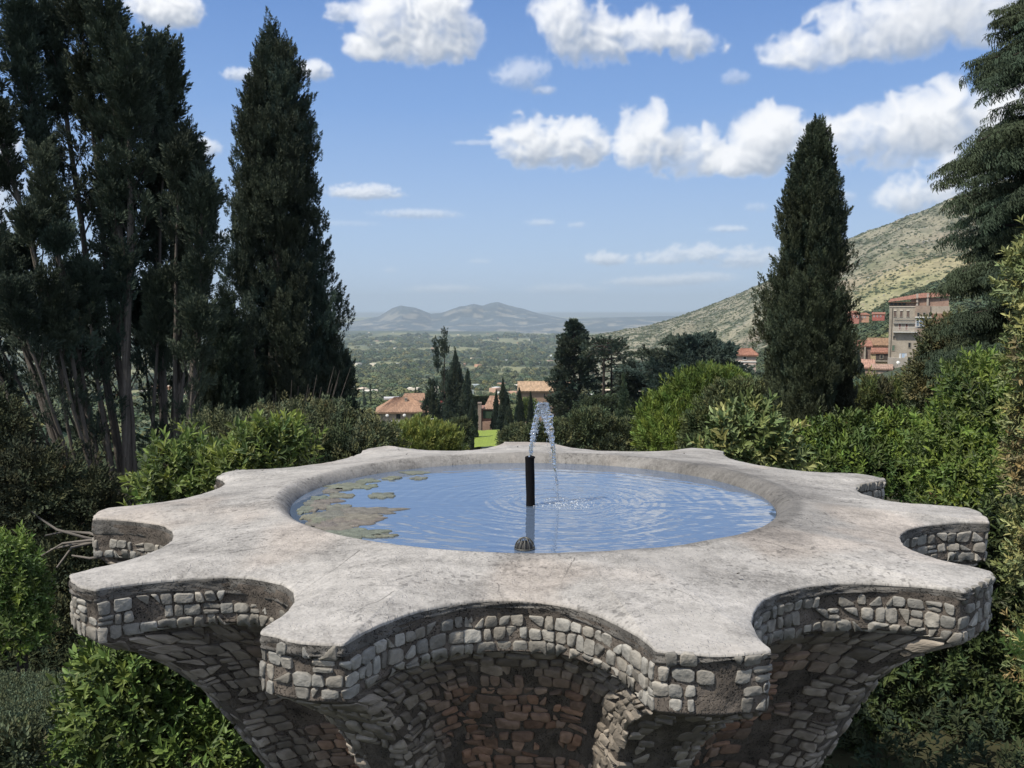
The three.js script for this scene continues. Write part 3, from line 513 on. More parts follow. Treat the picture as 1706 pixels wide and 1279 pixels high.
  const stoneM = std(rgb(1, 1, 1), 0.88, { vertexColors: true, map: stoneT, bumpMap: stoneT, bumpScale: 0.012 });
  for (const kind of ['rim_stone', 'bowl_stone']) {
    found[kind].sort((a, b) => b.score - a.score);
    const rest = new MB();
    found[kind].forEach(({ mb, score }, i) => {
      if (i < 300 && score > 0) part(kind, mb.geo(), stoneM, fountain);
      else { const o = rest.count; for (const k of ['p', 'uv', 'c']) for (const x of mb[k]) rest[k].push(x); for (const x of mb.i) rest.i.push(x + o); }
    });
    part(kind === 'rim_stone' ? 'rim_stonework' : 'bowl_stonework', rest.geo(), stoneM, fountain, true);
    console.log(kind, found[kind].length);
  }
}

// ---------- water in the basin, spout, jet ----------
{
  const SZ = 1024, h = new Float32Array(SZ * SZ * 4), jx = 0.245 - FX + 0.035, jz = 4.98 - 4.95;
  for (let y = 0; y < SZ; y++) for (let x = 0; x < SZ; x++) {
    const X = (x / SZ - 0.5) * 2.6, Z = (y / SZ - 0.5) * 2.6, r = hypot(X - jx, Z - jz), rr = r + 0.1 * (fbm(X * 3, Z * 3, 3) - 0.5);
    let v = 0.38 * sin(rr * 2 * PI / 0.085) * exp(-r * 1.2) * (0.35 + 0.9 * vn(X * 3 + 7, Z * 3)) + 0.35 * sin(rr * 2 * PI / 0.05 + 1) * exp(-r * 2.4);
    v += 1.0 * exp(-r * 11) * (fbm(X * 34, Z * 34, 3) - 0.5) * 3 + 1.0 * (fbm(X * 6, Z * 13, 4) - 0.5) + 0.25 * (fbm(X * 22, Z * 30, 2) - 0.5) * sstep(1.2, 0.3, r);
    v *= lerp(1, 0.5, sstep(-0.6, -1.1, X));
    const i = (y * SZ + x) * 4; h[i] = h[i + 1] = h[i + 2] = 0.5 + v * 0.25; h[i + 3] = 1;
  }
  const t = new THREE.DataTexture(h, SZ, SZ, THREE.RGBAFormat, THREE.FloatType); t.magFilter = THREE.LinearFilter; t.needsUpdate = true;
  const mb = new MB().grid(96, 24, (i, j) => { const a = (i / 96) * 2 * PI, r = (j / 24) * 1.256, x = sin(a) * r, z = cos(a) * r; return [x, 0, z, x / 2.6 + 0.5, z / 2.6 + 0.5]; });
  const w = struct('water', mb.geo(), new THREE.MeshPhysicalMaterial({ color: rgb(0.1, 0.14, 0.21), roughness: 0.04, ior: 3.0, bumpMap: t, bumpScale: 0.008 }), 'blue rippled water filling the round fountain basin');
  w.position.set(FX - 0.035, RIM, FZ);
}
const onPlane = (px, py, y) => { const p = at(px, py, 1), k = (y - CAM) / (p.y - CAM); return V(p.x * k, y, -k); };
{
  const p0 = onPlane(883, 842, RIM), g = new MB(), path = [], rad = [];
  for (let i = 0; i <= 14; i++) { const t = i / 14; path.push(V(0.003 * sin(t * 4), -0.2 + t * 0.452, 0)); rad.push(0.0228 + 0.0025 * (vn(t * 9, 3) - 0.5) + (t > 0.93 ? 0.002 : 0)); }
  const pipe = thing('spout_pipe', 'black upright pipe standing in the water with the jet above it', 'pipe', V(p0.x, RIM, p0.z));
  const black = new THREE.MeshPhysicalMaterial({ color: rgb(0.006, 0.006, 0.007), roughness: 0.85, specularIntensity: 0.25, bumpMap: grainT, bumpScale: 0.004 });
  part('pipe', g.tube(path, rad, 20).geo(), black, pipe);
  part('mouth', new THREE.TorusGeometry(0.0205, 0.006, 8, 24).rotateX(PI / 2).translate(0, 0.252, 0), black, pipe);
  part('mouth_inside', new THREE.CircleGeometry(0.021, 20).rotateX(-PI / 2).translate(0, 0.249, 0), std(rgb(0.005, 0.005, 0.005)), pipe);
  // jet: rising and falling strands of clear water, broken into beads
  const R = rng(909), jet = thing('water_jet', 'clear arching jet of water rising from the black pipe and falling back', 'water jet', V(p0.x, RIM, p0.z));
  const J = (px, py) => { const q = at(px, py, -p0.z); return q.sub(V(p0.x, RIM, p0.z)); };
  const clear = new THREE.MeshPhysicalMaterial({ color: rgb(1, 1, 1), roughness: 0.02, transmission: 1, thickness: 0.02, ior: 1.33 });
  const strand = (pts, wid, n, seed, am) => {
    const c = new THREE.CatmullRomCurve3(pts), ps = [], rs = [], b = new MB();
    for (let i = 0; i <= n; i++) { const t = i / n, q = c.getPoint(t); q.x += 0.007 * (fbm(t * 14, seed, 3) - 0.5); q.z += 0.012 * (fbm(t * 14, seed + 9, 3) - 0.5); ps.push(q); rs.push(curve(t, wid) * (1 + am * 2 * (fbm(t * 40, seed + 4, 3) - 0.5))); }
    const SEG = 14, at0 = 0;
    b.grid(SEG, n, (i, j) => { const a = ((i % SEG) / SEG) * 2 * PI, q = ps[j], r = rs[j] * (1 + am * 1.3 * (vn((i % SEG) * 1.7 + seed, j * 0.55) - 0.5)); return [q.x + cos(a) * r, q.y, q.z + sin(a) * r, 0, 0]; });
    return b;
  };
  const add = (a, b) => { const o = a.count; for (const k of ['p', 'uv']) a[k].push(...b[k]); for (const x of b.i) a.i.push(x + o); return a; };
  let up = strand([J(883, 764), J(885, 740), J(890, 710), J(896, 684), J(904, 671), J(911, 676)], [[0, 0.007], [0.3, 0.009], [0.6, 0.013], [0.85, 0.021], [1, 0.014]], 110, 3, 0.55);
  let dn = strand([J(900, 672), J(908, 678), J(915, 700), J(920, 735), J(924, 770), J(927, 800), J(931, 838)], [[0, 0.014], [0.12, 0.021], [0.4, 0.015], [0.55, 0.009], [0.75, 0.005], [1, 0.0036]], 150, 8, 0.6);
  add(dn, strand([J(902, 674), J(906, 690), J(913, 716), J(920, 742)], [[0, 0.014], [0.6, 0.013], [1, 0.005]], 70, 17, 0.7));
  add(up, strand([J(884, 762), J(887, 730), J(893, 704), J(898, 690)], [[0, 0.006], [0.5, 0.011], [1, 0.004]], 70, 23, 0.7));
  part('rising_water', up.geo(), clear, jet); part('falling_water', dn.geo(), clear, jet);
  const drops = new MB();
  for (let i = 0; i < 480; i++) { const t = R(), side = R() < 0.5, q = side ? J(lerp(886, 902, t) + (R() - 0.5) * (8 + 14 * t), lerp(745, 668, t)) : J(lerp(908, 930, t) + (R() - 0.5) * 12, lerp(682, 832, t)), r = 0.0008 + 0.0026 * pow(R(), 3), s = new THREE.IcosahedronGeometry(r, 1), o = drops.count, p = s.attributes.position; for (let k = 0; k < p.count; k++) drops.v(p.getX(k) + q.x, p.getY(k) * 1.4 + q.y, p.getZ(k) + q.z + (R() - 0.5) * 0.0); for (let k = 0; k < p.count; k += 3) drops.t(o + k, o + k + 1, o + k + 2); }
  part('droplets', drops.geo(), clear, jet, true);
  const foam = new MB(); // where it falls in: small bubbles and crowns of water
  const c0 = onPlane(931, 838, RIM);
  for (let i = 0; i < 150; i++) { const a = R() * 2 * PI, d = 0.14 * pow(R(), 0.7), x = c0.x + cos(a) * d * 1.3 + 0.02, z = c0.z + sin(a) * d + 0.02, r = 0.002 + 0.004 * R() * R(), s = new THREE.IcosahedronGeometry(r, 1), p = s.attributes.position, o = foam.count; for (let k = 0; k < p.count; k++) foam.v(p.getX(k) + x, p.getY(k) * 0.7 + RIM + 0.002, p.getZ(k) + z); for (let k = 0; k < p.count; k += 3) foam.t(o + k, o + k + 1, o + k + 2); }
  struct('splash', foam.geo(), new THREE.MeshPhysicalMaterial({ color: rgb(0.9, 0.93, 0.95), roughness: 0.15, transmission: 0.6, thickness: 0 }), 'bubbles and splash where the jet falls into the basin', 'stuff');
  // strainer
  const s0 = onPlane(874, 914, RIM), st = thing('drain_strainer', 'small domed wire strainer poking out of the water at the near lip', 'strainer', V(s0.x, RIM, s0.z)), wire = std(rgb(0.12, 0.12, 0.11), 0.5, { metalness: 0.7 });
  part('inner_dome', new THREE.SphereGeometry(0.036, 18, 10, 0, 2 * PI, 0, PI / 2), std(rgb(0.03, 0.03, 0.03), 0.7), st);
  for (let i = 0; i < 6; i++) { const a = (i / 6) * PI, ps = []; for (let k = 0; k <= 12; k++) { const b = (k / 12) * PI; ps.push(V(cos(b) * 0.042 * cos(a), sin(b) * 0.05, cos(b) * 0.042 * sin(a))); } part('wire', new MB().tube(ps, ps.map(() => 0.0022), 5).geo(), wire, st); }
  part('ring', new THREE.TorusGeometry(0.042, 0.0028, 6, 28).rotateX(PI / 2).translate(0, 0.004, 0), wire, st);
  // algae films
  const al = new MB();
  const patch = (px, py, w, hgt, seed) => {
    const c = onPlane(px, py, RIM), l = onPlane(px - w, py, RIM), b = onPlane(px, py - hgt, RIM), rx = c.x - l.x, rz = abs(b.z - c.z), n = 64, col = [0.2 + 0.05 * R(), 0.205 + 0.04 * R(), 0.185], top = RIM + 0.0045 + 0.0006 * seed % 0.003;
    const at0 = al.count; al.v(c.x, top, c.z, c.x * 4, c.z * 4, col);
    const edge = (k) => { const a = ((k % n) / n) * 2 * PI, r = 0.95 + 1.5 * (fbm(cos(a) * 2.6 + seed * 3.7, sin(a) * 2.6 + seed, 5) - 0.5); return [c.x + cos(a) * rx * r, c.z + sin(a) * rz * r]; };
    for (let k = 0; k < n; k++) { const [x, z] = edge(k), m = 0.93 + 0.14 * R(); al.v(lerp(c.x, x, 0.9), top, lerp(c.z, z, 0.9), x * 4, z * 4, col.map((q) => q * m)); al.v(x, RIM + 0.0006, z, x * 4, z * 4, col.map((q) => q * 0.6)); }
    for (let k = 0; k < n; k++) { const a = at0 + 1 + 2 * k, b2 = at0 + 1 + 2 * ((k + 1) % n); al.t(at0, b2, a); al.q(a, b2, b2 + 1, a + 1); }
  };
  [[605, 851, 62, 7], [580, 868, 56, 11], [560, 881, 40, 9], [590, 889, 60, 8], [637, 826, 22, 4], [614, 811, 15, 4], [612, 801, 20, 3.5], [579, 810, 34, 6], [527, 845, 16, 7], [514, 862, 15, 5], [520, 874, 14, 5], [545, 836, 22, 5], [570, 826, 26, 4], [548, 858, 26, 7], [655, 797, 16, 2.5], [690, 788, 26, 2.5], [698, 797, 14, 2.5], [536, 866, 18, 6], [640, 893, 20, 3], [508, 850, 12, 6], [520, 838, 14, 5], [533, 830, 14, 4], [555, 818, 16, 4], [515, 882, 14, 5], [530, 890, 18, 4], [545, 898, 20, 4], [560, 845, 22, 5], [590, 862, 40, 6], [545, 876, 22, 6]].forEach((q, i) => patch(...q, i + 1));
  struct('algae', al.geo(), std(rgb(1, 1, 1), 0.85, { vertexColors: true, map: grainT, bumpMap: grainT, bumpScale: 0.01 }), 'grey green algae films floating along the left of the basin', 'stuff');
  // bits on the rim
  const bits = [[1230, 961, 8, 'largest dry leaf bit on the front right of the rim'], [1204, 968, 5, 'small dark bit just left of the largest leaf bit on the rim'], [1345, 876, 5, 'small dark bit right of the basin on the rim'], [438, 785, 5, 'small dark bit near the far left notch of the rim'], [678, 763, 5, 'small dark bit on the far left of the rim'], [862, 747, 4, 'small dark bit at the back of the rim left of the jet'], [1139, 758, 4, 'small dark bit at the far right of the rim'], [664, 748, 4, 'small dark bit on the far left tooth of the rim']];
  for (const [px, py, w, l] of bits) {
    const p = onPlane(px, py, RIM + 0.03), r = hypot(p.x - FX, p.z - FZ); p.y = RIM + 0.06 * clamp((2.24 - r) / 0.9) + 0.006;
    const s = w * M_PER_PX * -p.z, b = new MB(); leaf6(b, V(-s / 2, 0, 0), V(1, 0.15, 0).normalize(), UP, s, s * 0.5, 0.3, -0.1); leaf6(b, V(-s / 3, 0.002, s * 0.1), V(0.6, 0.2, 0.7).normalize(), UP, s * 0.6, s * 0.35, 0.3, -0.1);
    const o = part(numbered('dry_leaf'), b.geo(true), std(rgb(0.03, 0.025, 0.02), 0.9), scene); o.position.copy(p); o.rotation.y = R() * 6; tag(o, l, 'leaf');
  }
}

// ---------- near trees ----------
// many-stemmed cypress: stems fan out from the foot, foliage rides on their upper parts and on side twigs
function fanCypress(name, label, base, stems, dist, o = {}) {
  const { seed = 1, col = CYP, twigs = 15, group } = o, R = rng(seed * 17 + 3), t = thing(name, label, 'cypress', base, 0, group), cr = new Crown(), trunk = new MB(), thin = new MB();
  for (const [px, py, dz, t0, w, fat, ox = 0] of stems) {
    const tip = at(px, py, dist + dz).sub(base), b0 = V(ox, -0.6, R() * 0.3 - 0.15), c1 = V(b0.x + (tip.x - b0.x) * 0.56, tip.y * 0.43, tip.z * 0.7), path = [], rad = [], n = 18;
    for (let k = 0; k <= n; k++) { const s = k / n, q = b0.clone().multiplyScalar((1 - s) * (1 - s)).addScaledVector(c1, 2 * s * (1 - s)).addScaledVector(tip, s * s); q.x += 0.12 * (fbm(s * 4 + px, seed, 2) - 0.5) * s * 2; path.push(q); rad.push(w * 1.15 * pow(1 - s * 0.94, 0.8) + 0.008); }
    trunk.tube(path, rad, 9, 0.5);
    const C = new THREE.CatmullRomCurve3(path), L = C.getLength(), k0 = tone(R, col, 0.2, 0.1);
    const puff = (c, r, n, side) => { const kk = k0.clone().multiplyScalar(0.7 + 0.6 * R()); for (let j = 0; j < n; j++) { const d = rv(R), q = c.clone().addScaledVector(V(d.x, d.y * 1.5, d.z), r * sqrt(R())); cr.add(q.add(base), V(d.x * 0.6 + side.x * 0.25, 0.8, d.z * 0.6 + side.z * 0.25).addScaledVector(rv(R), 0.2).normalize(), 0.17 + 0.14 * R(), kk.clone().multiplyScalar(0.85 + 0.3 * R())); } };
    for (let k = 0; k < (twigs * L * fat * fat) / 5.2; k++) {
      const s = lerp(t0 * 0.72, 1, pow(R(), 0.72)), p = C.getPoint(s), d = C.getTangent(s), a = R() * 2 * PI, side = V(cos(a), 0, sin(a)), len = (0.3 + 0.75 * R()) * pow(1.06 - s, 0.5) * fat, e = p.clone().addScaledVector(side, len * 0.55).addScaledVector(d, len * 0.8).add(V(0, len * 0.5, 0)), m = p.clone().lerp(e, 0.55).addScaledVector(side, len * 0.1);
      thin.tube([p, m, e], [0.015 * fat, 0.01, 0.004], 4);
      const dense = sstep(t0 * 0.7, min(0.97, t0 + 0.42), s), cnt = 1 + floor(2.6 * dense);
      for (let j = 0; j < cnt; j++) puff(p.clone().lerp(e, 0.55 + 0.5 * R()).addScaledVector(rv(R), 0.06), 0.09 + 0.1 * R(), 3 + floor(8 * R() * (0.3 + 0.7 * dense)), side);
    }
    for (let j = 0; j < 15 * L * fat / 6; j++) { const s = lerp(t0 + 0.25, 1, pow(R(), 0.7)), p = C.getPoint(min(1, s)), a = R() * 2 * PI, r = 0.2 * fat * pow(1.03 - s, 0.5) * sqrt(R()); p.x += cos(a) * r; p.z += sin(a) * r; puff(p, 0.13 + 0.07 * R(), 12, V(cos(a), 0, sin(a))); }
  }
  part('trunk', trunk.geo(), BARK_PALE, t); part('branches', thin.geo(), BARK, t, true);
  cr.build('crown', PLUME, NEEDLE, t, seed);
  return t;
}
{
  const b = stand(268, 15.5), c = stand(222, 15.0);
  const SR = rng(4711), fan = (tops, n, x0, x1, lowest, base) => { const l = tops.map(([x, y]) => [x, y, (SR() - 0.5) * 2, 0.48 + 0.08 * SR(), 0.06 + 0.025 * SR(), 0.85 + 0.2 * SR(), base * (SR() - 0.6)]); for (let i = 0; i < n; i++) { const x = lerp(x0, x1, (i + SR()) / n), y = lerp(230, lowest, SR()) + (abs(x - (x0 + x1) / 2) / (x1 - x0)) * 140; l.push([x, y, (SR() - 0.5) * 2.8, 0.55 + 0.2 * SR(), 0.016 + 0.024 * SR(), 0.5 + 0.3 * SR(), base * (SR() - 0.6)]); } return l; };
  fanCypress('leaning_cypress', 'large many-stemmed cypress at the left with bare stems leaning left', c, fan([[-85, 170], [-40, 60], [28, 14], [88, -6], [134, 20], [182, 0], [214, 75]], 20, -110, 215, 480, 0.5), 15, { seed: 3 });
  fanCypress('upright_cypress', 'upright many-stemmed cypress right beside the leaning one at the left', b, fan([[250, 78], [288, 82], [322, 225], [343, 330]], 11, 232, 352, 520, 0.35), 15.5, { seed: 5 });
  const prof = (rows, d, y0, y1) => rows.map(([y, w]) => [(y0 - y) / (y0 - y1), w * M_PER_PX * d]).sort((a, q) => a[0] - q[0]);
  { const d = 24, p = stand(478, d), top = topOf(462, 40, d), H = top - p.y, yb = 520 + ((CAM - p.y) / d) * F; const pr = prof([[yb, 84], [690, 104], [600, 110], [500, 104], [420, 96], [330, 88], [250, 74], [180, 62], [120, 48], [75, 38], [45, 20]], d, yb, 40);
    spireCypress('tall_cypress', 'tall dense pointed cypress second from the left, with a fan of bare grey stems', p, H, pr, { seed: 7, spires: 92, per: 156, size: 0.36, lean: V(-16 * M_PER_PX * d, 0, 0), thick: 0.26, bark: BARK });
    const t = scene.children[scene.children.length - 1], R = rng(99), fan = new MB();
    for (let i = 0; i < 60; i++) { const a = R() * 2 - 1, b0 = V(a * 0.5 + 0.1, -0.1, 1.0 + R() * 0.3), e = V(0.25 + a * 1.55, 2.5 + R() * 2.0, 1.2 + R() * 0.6 - abs(a) * 0.4); fan.tube([b0, b0.clone().lerp(e, 0.45).add(V(-a * 0.15, 0.1, 0.1)), e], [0.028, 0.02, 0.006], 5); }
    part('bare_stems', fan.geo(), BARK_PALE, t); }
  { const d = 24.5, p = stand(572, d); spireCypress('small_cypress', 'short dark cypress leaning on the right foot of the tall one', p, topOf(575, 582, d) - p.y, [[0, 0.4], [0.4, 0.42], [0.75, 0.38], [0.93, 0.24], [1, 0.06]], { seed: 8, spires: 24, per: 91, size: 0.3, gap: 0.1 }); }
  { const d = 24, p = stand(1338, d), top = topOf(1352, 190, d), H = top - p.y, yb = 520 + ((CAM - p.y) / d) * F; const pr = prof([[yb, 70], [740, 76], [650, 78], [560, 76], [500, 68], [430, 54], [370, 47], [310, 38], [260, 26], [225, 14], [190, 6]], d, yb, 190);
    spireCypress('right_cypress', 'single tall pointed cypress right of the basin', p, H, pr, { seed: 9, spires: 88, per: 156, size: 0.34, lean: V(14 * M_PER_PX * d, 0, 0), thick: 0.26, col: [0.06, 0.08, 0.048], bark: BARK_DARK }); }
  { const d = 24.3, p = stand(1407, d); spireCypress('small_cypress', 'narrow dark cypress leaning on the right side of the single tall one', p, topOf(1409, 560, d) - p.y, [[0, 0.25], [0.4, 0.3], [0.8, 0.26], [0.95, 0.15], [1, 0.04]], { seed: 10, spires: 22, per: 91, size: 0.28, gap: 0.1, col: [0.046, 0.052, 0.034] }); }
  { const d = 22, p = stand(375, d); spireCypress('bushy_cypress', 'low dark cypress filling the gap between the two large left trees', p, topOf(375, 480, d) - p.y, [[0, 0.9], [0.4, 0.9], [0.7, 0.62], [0.9, 0.35], [1, 0.08]], { seed: 11, spires: 40, per: 117, size: 0.34, col: [0.045, 0.062, 0.038] }); }
  { const d = 20, p = stand(-20, d); spireCypress('bushy_cypress', 'dark drooping cypress mass at the left edge behind the leaning stems', p, topOf(-20, 600, d) - p.y, [[0, 1.4], [0.35, 1.5], [0.6, 1.1], [0.8, 0.7], [1, 0.1]], { seed: 12, spires: 44, per: 70, size: 0.36, col: [0.045, 0.058, 0.038] }); }

  // drooping conifer at the right edge
  {
    const d = 12.5, base = stand(1785, d), t = thing('drooping_conifer', 'tall dark drooping conifer filling the right edge', 'conifer', base), R = rng(515), cr = new Crown(), wood = new MB(), limbs = new MB(), top = topOf(1790, -120, d) - base.y;
    wood.tube([V(0, -0.5, 0), V(0.1, top * 0.5, 0), V(0, top, 0)], [0.26, 0.16, 0.03], 9, 0.3);
    for (let i = 0; i < 360; i++) {
      const h = lerp(0.4, top * 0.98, pow(R(), 1.05)), a = i * 2.4 + R(), py = 520 + ((CAM - base.y - h) / d) * F, reach = curve(py, [[-120, 0.15], [20, 0.95], [120, 1.15], [230, 1.5], [300, 1.5], [400, 1.2], [480, 1.3], [600, 1.42], [760, 1.7]]) * (0.7 + 0.5 * R()), dir = V(cos(a), 0, sin(a)), path = [], n = 8;
      for (let k = 0; k <= n; k++) { const s = k / n; path.push(V(dir.x * reach * s, h + reach * (0.45 * s - 0.42 * s * s) + 0.05 * (vn(s * 5, i) - 0.5), dir.z * reach * s)); }
      limbs.tube(path, path.map((_, k) => 0.028 * (1.1 - k / n) + 0.004), 5);
      const c = new THREE.CatmullRomCurve3(path), k0 = tone(R, [0.06, 0.085, 0.05], 0.22, 0.1);
      for (let j = 0; j < 34 * reach; j++) { const s = 0.2 + 0.8 * pow(R(), 0.7), p = c.getPoint(s), g = c.getTangent(s); p.addScaledVector(rv(R), 0.13); const q = g.clone().addScaledVector(V(-dir.z, 0, dir.x), (R() - 0.5) * 1.7).add(V(0, -0.1 - 0.35 * R(), 0)).normalize(); cr.add(p.add(base), q, 0.2 + 0.13 * R(), k0.clone().multiplyScalar(0.7 + 0.6 * R()), true); }
    }
    part('trunk', wood.geo(), BARK_DARK, t); part('limbs', limbs.geo(), BARK_DARK, t); cr.build('crown', FROND, NEEDLE, t, 44);
  }
}

// ---------- shrubs round the fountain ----------
const px2m = (d) => d * M_PER_PX;
// lobes given by where they show: [px, py, half width px, half height px, depth offset, depth radius m]
function lobesAt(list, d, base) { return list.map(([px, py, w, h, dz = 0, rz]) => { const p = at(px, py, d + dz), k = px2m(d + dz); return [p.x - base.x, p.y - base.y, p.z - base.z, w * k, h * k, rz ?? w * k * 0.7]; }); }
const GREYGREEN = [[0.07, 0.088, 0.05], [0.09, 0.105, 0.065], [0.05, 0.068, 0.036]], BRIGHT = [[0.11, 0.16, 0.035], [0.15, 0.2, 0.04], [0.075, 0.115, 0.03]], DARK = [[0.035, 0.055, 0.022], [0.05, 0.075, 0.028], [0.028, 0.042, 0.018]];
function bush(name, label, px, d, list, o, category = 'shrub') { const base = stand(px, d); return shrub(name, label, category, base, lobesAt(list, d, base), o); }
bush('grey_shrub', 'wide grey green shrub behind the left side of the basin', 470, 11.5, [[420, 770, 120, 80], [520, 755, 110, 72, 0.3], [610, 752, 60, 46, 0.2], [360, 800, 90, 70, -0.4], [470, 790, 120, 75, -0.4], [560, 780, 90, 60, -0.3]], { seed: 21, n: 3600, size: 0.17, geos: TINY, cols: GREYGREEN, mat: MATT, up: 0.5, lump: 0.3 });
bush('bright_shrub', 'bright green leafy shrub below the upright left cypress', 290, 9.5, [[285, 825, 36, 80], [325, 805, 34, 70, 0.3], [262, 850, 26, 60], [350, 830, 40, 60]], { seed: 22, n: 620, size: 0.24, cols: BRIGHT, mat: thinLeaf, up: 0.65, fill: 0.7 });
bush('sprouting_shrub', 'fresh green sprouting shoots in front of the grey shrub', 445, 9.2, [[440, 770, 46, 46], [480, 755, 34, 34, 0.2], [405, 790, 40, 40]], { seed: 23, n: 420, size: 0.22, cols: BRIGHT, mat: thinLeaf, up: 0.7, fill: 0.8 });
bush('feathery_bush', 'soft yellow green bush just left of the jet beyond the rim', 705, 34, [[700, 745, 66, 34], [660, 752, 40, 30], [738, 750, 32, 26]], { seed: 24, n: 2000, size: 0.36, geos: NARROW, cols: [[0.14, 0.175, 0.05], [0.11, 0.145, 0.045]], up: 0.7 });
bush('round_bush', 'large rounded bright green bush right of the jet', 1150, 30, [[1180, 692, 76, 72], [1110, 722, 52, 60], [1215, 684, 40, 58], [1150, 737, 86, 55, -0.6]], { seed: 25, n: 5200, size: 0.34, geos: NARROW, cols: [[0.1, 0.15, 0.035], [0.075, 0.115, 0.03], [0.12, 0.175, 0.04]], up: 0.6, lump: 0.2 });
bush('olive_bush', 'dull grey green bush between the round bush and the right cypress', 1215, 25, [[1220, 715, 48, 70], [1180, 740, 40, 55], [1250, 700, 30, 60]], { seed: 26, n: 1900, size: 0.34, geos: TINY, cols: [[0.07, 0.095, 0.045], [0.09, 0.11, 0.06]], mat: MATT, up: 0.55 });
bush('thicket', 'bushy thicket of fine upright twigs below the village', 1470, 28, [[1450, 705, 40, 66], [1495, 712, 46, 70], [1550, 715, 46, 74]], { seed: 27, n: 3400, size: 0.32, geos: NARROW, cols: [[0.075, 0.095, 0.04], [0.1, 0.13, 0.045], [0.07, 0.075, 0.045]], mat: MATT, up: 0.7, stems: 30, stemH: 0.95, bark: BARK_PALE });
bush('feathery_tree', 'loose brownish olive tree left of the drooping conifer', 1555, 19, [[1570, 590, 30, 46], [1552, 650, 36, 54], [1592, 650, 46, 70], [1610, 740, 66, 66], [1555, 740, 50, 56]], { seed: 28, n: 3000, size: 0.28, geos: TINY, cols: [[0.08, 0.09, 0.045], [0.1, 0.1, 0.055], [0.06, 0.075, 0.04]], mat: MATT, up: 0.4, lump: 0.45, fill: 0.7, stems: 14, stemH: 0.9, bark: BARK_PALE }, 'tree');
bush('laurel_shrub', 'glossy pale leaved shrub at the foot of the right cypress', 1245, 10.5, [[1250, 745, 40, 44], [1215, 765, 34, 36], [1290, 770, 36, 36]], { seed: 29, n: 520, size: 0.27, cols: [[0.12, 0.16, 0.065], [0.085, 0.125, 0.05], [0.17, 0.2, 0.09]], mat: LEAF, up: 0.6, fill: 0.7 });
bush('green_shrub', 'low spreading green shrub beyond the right side of the rim', 1420, 12, [[1410, 750, 70, 44], [1350, 770, 60, 40], [1480, 760, 70, 56], [1550, 800, 80, 60, -0.3], [1450, 800, 110, 50, -0.5]], { seed: 30, n: 3400, size: 0.2, cols: [[0.07, 0.11, 0.024], [0.095, 0.145, 0.03], [0.045, 0.075, 0.02]], up: 0.5, lump: 0.35 });
bush('lime_shrub', 'lime green shrub at the right edge below the drooping conifer', 1640, 9.5, [[1640, 700, 70, 80], [1600, 760, 60, 60], [1690, 750, 70, 90], [1640, 830, 90, 70, -0.2]], { seed: 31, n: 3000, size: 0.19, cols: [[0.105, 0.165, 0.026], [0.14, 0.205, 0.034], [0.07, 0.11, 0.022]], mat: thinLeaf, up: 0.5, lump: 0.4 });
bush('edge_bush', 'pale leaved tree hanging over the right edge in front of the conifer', 1730, 7.0, [[1735, 480, 56, 76], [1728, 600, 42, 80], [1750, 720, 66, 90], [1722, 800, 34, 60], [1740, 940, 50, 110], [1750, 1100, 50, 110]], { seed: 32, n: 2600, size: 0.13, gain: 1.4, cols: [[0.15, 0.175, 0.075], [0.19, 0.21, 0.1], [0.1, 0.125, 0.05], [0.15, 0.13, 0.07]], mat: LEAF, up: 0.3, fill: 0.7, lump: 0.4, stems: 0, bark: BARK_PALE }, 'tree');
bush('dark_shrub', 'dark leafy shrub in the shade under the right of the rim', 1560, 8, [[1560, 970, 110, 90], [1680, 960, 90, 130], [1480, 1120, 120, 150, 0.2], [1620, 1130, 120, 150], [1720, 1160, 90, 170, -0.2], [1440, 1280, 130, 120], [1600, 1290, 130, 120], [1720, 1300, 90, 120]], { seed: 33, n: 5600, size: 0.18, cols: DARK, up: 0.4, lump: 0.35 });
bush('pale_sprig', 'single pale green leaf cluster at the right edge low down', 1700, 5.0, [[1700, 1098, 12, 12, 0, 0.04]], { seed: 34, n: 16, size: 0.1, cols: [[0.25, 0.36, 0.09]], mat: thinLeaf, up: 0.5, fill: 0.8, stems: 0 }, 'plant');
bush('dusky_shrub', 'dark tangled undergrowth behind the left of the rim', 90, 13, [[50, 850, 80, 90], [150, 890, 60, 80], [0, 760, 50, 90, 0.4], [110, 1000, 110, 110, -0.3], [240, 930, 50, 80, 0.3], [190, 990, 60, 90], [60, 1090, 120, 60, -1.2]], { seed: 35, n: 4600, size: 0.24, geos: TINY, cols: [[0.045, 0.055, 0.032], [0.062, 0.072, 0.04], [0.036, 0.042, 0.026]], mat: MATT, up: 0.3, lump: 0.4, fill: 0.6 });
bush('leafy_bush', 'bright green bush at the left edge above the clipped hedge', 20, 9.5, [[15, 965, 52, 62], [-30, 990, 60, 90], [45, 1010, 30, 40], [20, 1060, 60, 60]], { seed: 36, n: 1500, size: 0.17, cols: [[0.08, 0.135, 0.025], [0.11, 0.175, 0.03]], mat: thinLeaf, up: 0.45 });
bush('edge_plant', 'small grey leaved plant at the bottom left corner', 20, 4.6, [[15, 1275, 45, 30]], { seed: 37, n: 160, size: 0.12, geos: TINY, cols: GREYGREEN, mat: MATT });
bush('back_shrub', 'low grey green shrubs between the jet and the dark conifer', 940, 52, [[925, 732, 40, 18], [985, 722, 44, 28], [1045, 732, 26, 20], [890, 736, 28, 14], [1000, 748, 50, 18]], { seed: 38, n: 2200, size: 0.6, geos: TINY, cols: [[0.055, 0.075, 0.04], [0.075, 0.09, 0.05]], mat: MATT });
